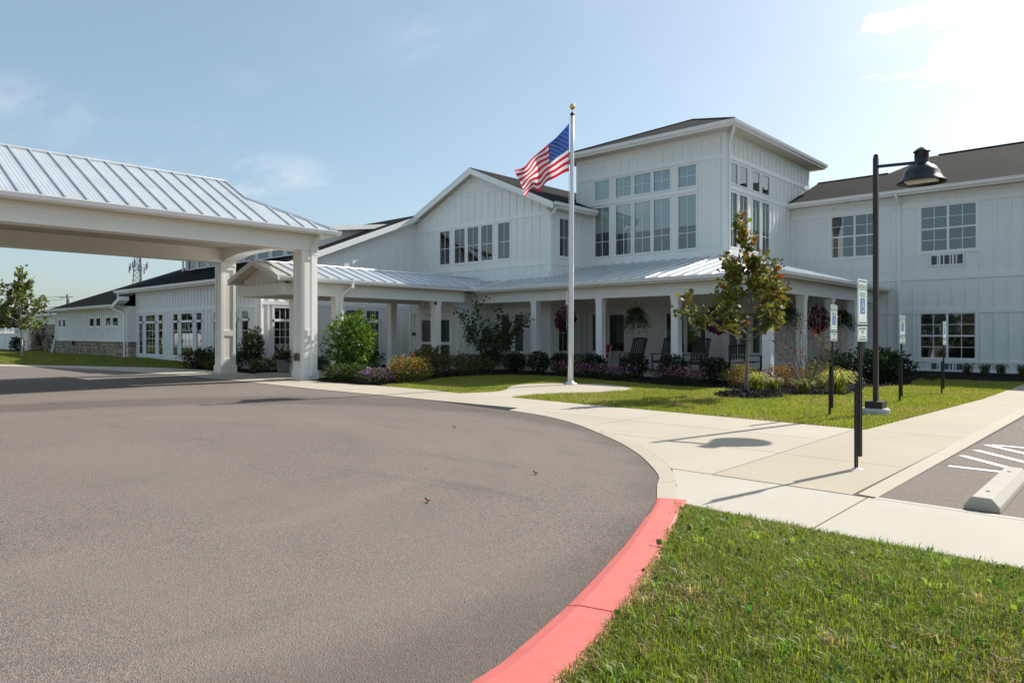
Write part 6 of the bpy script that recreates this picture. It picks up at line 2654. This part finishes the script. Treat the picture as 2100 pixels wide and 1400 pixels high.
# planters
def planter(x, y, lab, grp='grey planters by the walkway'):
    t = thing('planter', lab, 'planter', (x, y, 0), grp)
    MB().lathe([(0, 0), (.19, 0), (.22, .05), (.29, .46), (.31, .47), (.31, .50), (.27, .50), (.26, .44), (0, .44)], (x, y, 0), 24).build('pot', 'pot_grey', t, smooth=False)
    n = 700
    d, r = sphere_pts(n, .4)
    P = np.stack([x + .38 * d[:, 0] * r[:, 0], y + .38 * d[:, 1] * r[:, 0], .60 + .26 * d[:, 2] * r[:, 0]], -1)
    leaves('foliage', P, .09, shades((.05, .06, .02), n, .3, [(.20, .03, .03), (.10, .02, .03), (.3, .3, .24)], .35), 'leaf', t, out=d)
    m = 70
    az = RNG.uniform(0, 2 * pi, m)
    rr = RNG.uniform(.05, .3, m)
    P = np.stack([x + rr * np.cos(az), y + rr * np.sin(az), RNG.uniform(.75, 1.0, m)], -1)
    pl_ = leaves('white_plume', P, .10, shades((.55, .54, .48), m, .1), 'petal', t, out=np.tile([0, 0, 1.], (m, 1)), aspect=.35)
    stuff(pl_)
    return t


planter(-24.9, 13.95, 'grey planter of red and white flowers left of the near canopy column')
planter(-24.2, 16.0, 'grey planter of white plumes seen between the near canopy column and walkway post')
planter(-22.6, 19.7, 'grey planter of white and red flowers in front of the sliding doors')


# hanging baskets
def basket(kind, x, y, z, lab, zc=3.24):
    t = thing('hanging_basket', lab, 'hanging basket', (x, y, z), 'hanging baskets along the porch')
    mb = MB()
    for k in range(3):
        a = 2 * pi * k / 3
        mb.tube([(x + .16 * cos(a), y + .16 * sin(a), z + .02), (x, y, z + .55)], .006, 4)
    mb.tube([(x, y, z + .55), (x, y, zc)], .008, 4)
    mb.build('hanger', 'black_metal', t)
    MB().lathe([(0, -.16), (.10, -.16), (.17, .02), (.18, .04), (.15, .04), (0, .0)], (x, y, z), 14).build('pot', 'pot_grey', t)
    if kind == 'fern':
        n = 420
        az = RNG.uniform(0, 2 * pi, n)
        el = RNG.uniform(-.7, 1.45, n)
        L = RNG.uniform(.34, .52, n)
        PP, OO = [], []
        for i in range(n):
            for u in np.linspace(.15, 1, 10):
                hr = L[i] * cos(el[i]) * u * 1.0
                vz = L[i] * (sin(el[i]) * u - .62 * u * u * (1.1 - .5 * sin(max(0, el[i]))))
                PP.append((x + cos(az[i]) * hr, y + sin(az[i]) * hr, z + .06 + vz))
                OO.append((cos(az[i]) + RNG.normal() * .5, sin(az[i]) + RNG.normal() * .5, -.3))
        PP, OO = np.array(PP), np.array(OO)
        leaves('fronds', PP, .07, shades((.03, .055, .012), len(PP), .3, [(.055, .085, .018)], .35), 'leaf', t, out=OO, droop=.4, aspect=.3)
    else:
        n = 900
        d, r = sphere_pts(n, .3)
        P = np.stack([x + .37 * d[:, 0] * r[:, 0], y + .37 * d[:, 1] * r[:, 0], z - .02 + .40 * d[:, 2] * r[:, 0]], -1)
        leaves('foliage', P, .06, shades((.03, .045, .016), n, .3), 'leaf', t, out=d)
        n = 800
        d, r = sphere_pts(n, .1)
        P = np.stack([x + .40 * d[:, 0] * r[:, 0], y + .40 * d[:, 1] * r[:, 0], z - .02 + .43 * d[:, 2] * r[:, 0]], -1)
        A = np.array([(.13, .012, .06), (.09, .01, .05), (.18, .03, .11), (.07, .006, .035)])
        c = A[RNG.integers(0, 4, n)]
        pale = (RNG.random(n) < .45) & (d[:, 2] > .1)
        c[pale] = (.38, .24, .36)
        stuff(leaves('bloom', P, .075, c, 'petal', t, out=d, aspect=.95))
    return t


basket('petunia', -16.9, 21.36, 2.10, 'hanging basket of wine-red petunias half behind the flagpole')
basket('fern', -13.69, 21.36, 2.10, 'hanging fern basket between two front porch columns left of the maple')
basket('petunia', -10.55, 21.36, 1.96, 'hanging basket of wine-red petunias behind the maple crown')
basket('fern', -8.89, 22.75, 2.12, 'hanging fern basket just right of the corner column')
basket('petunia', -8.89, 25.6, 2.02, 'hanging basket of purple petunias on the side porch')
basket('fern', -8.89, 28.3, 2.05, 'hanging fern basket at the far end of the side porch')

# far left odds and ends
shrub('dwarf_conifer', 'small dark conifer in front of the white fence', 'shrub', -63.6, 13.6, .45, .45, 1.25, 900, .12, (.010, .018, .008))
stems_shrub('ornamental_shrub', 'thin dark shrub against the tall stone wall at far left', -60.3, 14.6, 1.5, 6, .5, .14, 260, (.015, .02, .01), None, 0, 'bark_dark', jitter=.1)


# leafy background trees, larger leaves as they are far
def far_tree(x, y, H, R, label, base, n=1500, leaf=.7):
    t = thing('background_tree', label, 'tree', (x, y, 0))
    MB().tube([(x, y, 0), (x + .2, y, H * .5), (x, y + .2, H * .8)], [.3, .22, .08], 7).build('trunk', 'bark_dark', t)
    d, r = sphere_pts(n, .45)
    l = 1 + .22 * (np.sin(4 * d[:, 0] + x) * np.cos(3.6 * d[:, 1]) + np.sin(5 * d[:, 2] + y))[:, None]
    q = d * r * l
    P = np.stack([x + R * q[:, 0], y + R * q[:, 1], H * .58 + H * .42 * q[:, 2]], -1)
    leaves('crown', P, leaf, shades(base, n, .35), 'leaf', t, out=d)
    return t


far_tree(-133, 27.2, 6.0, 4.0, 'dark tree crown above the neighbour roof at the far left edge', (.02, .03, .012))
far_tree(-118, 20, 6.2, 5, 'tree beyond the white fence at the far left', (.028, .04, .014))

# trees across the car park behind the viewer (seen only as reflections in the panes)
n = 9000
x = RNG.uniform(-120, 60, n)
hh = 6.5 + 2.5 * np.sin(x * .13) + 1.6 * np.sin(x * .41 + 1)
z = hh * RNG.random(n) ** .8
P = np.stack([x, -58 + RNG.normal(size=n) * 3, z], -1)
o = leaves('tree_line', P, 1.3, shades((.035, .05, .016), n, .35), 'leaf', None)
tag(stuff(o), 'row of leafy trees across the car park, mirrored in the windows', 'trees')

n = 5000
y = RNG.uniform(-70, 16, n)
hh = 6.5 + 1.8 * np.sin(y * .17) + 1.2 * np.sin(y * .5 + 1)
P = np.stack([-150 + RNG.normal(size=n) * 3, y, hh * RNG.random(n) ** .8], -1)
o = leaves('tree_line', P, 1.2, shades((.04, .058, .018), n, .35), 'leaf', None)
tag(stuff(o), 'row of leafy trees beyond the side road at left, mirrored in the left wing windows', 'trees')

# clover and broad weeds dotted through the near lawn
n = 420
P = np.stack([RNG.uniform(-3, .3, n), RNG.uniform(2.0, 5.4, n), np.zeros(n)], -1)
k = in_poly(P[:, 0], P[:, 1], NEAR)
P = P[k]
P = np.repeat(P, 5, 0) + RNG.normal(size=(len(P) * 5, 3)) * [.028, .028, .008]
P[:, 2] = z_near(P[:, 0], P[:, 1]) + .028 + RNG.uniform(0, .02, len(P))
o = leaves('clover', P, .026, shades((.10, .17, .028), len(P), .3, [(.2, .26, .04)], .25), 'leaf', None, out=RNG.normal(size=(len(P), 3)) + [0, 0, .8], aspect=.9)
tag(stuff(o), 'pale clover and weed leaves dotted through the foreground lawn', 'clover')

# a few fallen leaves on the drive
for i, (x, y, lab) in enumerate([(-4.85, 4.1, 'curled brown fallen leaf on the asphalt, nearest the camera'), (-4.95, 5.7, 'reddish fallen leaf on the asphalt before the kerb'), (-8.3, 7.6, 'tiny dark leaf on the open asphalt')]):
    mb = MB()
    vs = []
    for k in range(6):
        u = k / 5
        w = .022 * sin(pi * min(1, u * 1.02 + .05))
        vs += [(x + .075 * u, y - w, -.004 + .03 * (2 * u - 1) ** 2), (x + .075 * u, y, -.008 + .022 * (2 * u - 1) ** 2), (x + .075 * u, y + w, .004 + .03 * (2 * u - 1) ** 2)]
    mb.add(vs, [(3 * k + j, 3 * k + j + 1, 3 * k + j + 4, 3 * k + j + 3) for k in range(5) for j in range(2)])
    tag(mb.build('fallen_leaf', 'rusty'), lab, 'leaf')
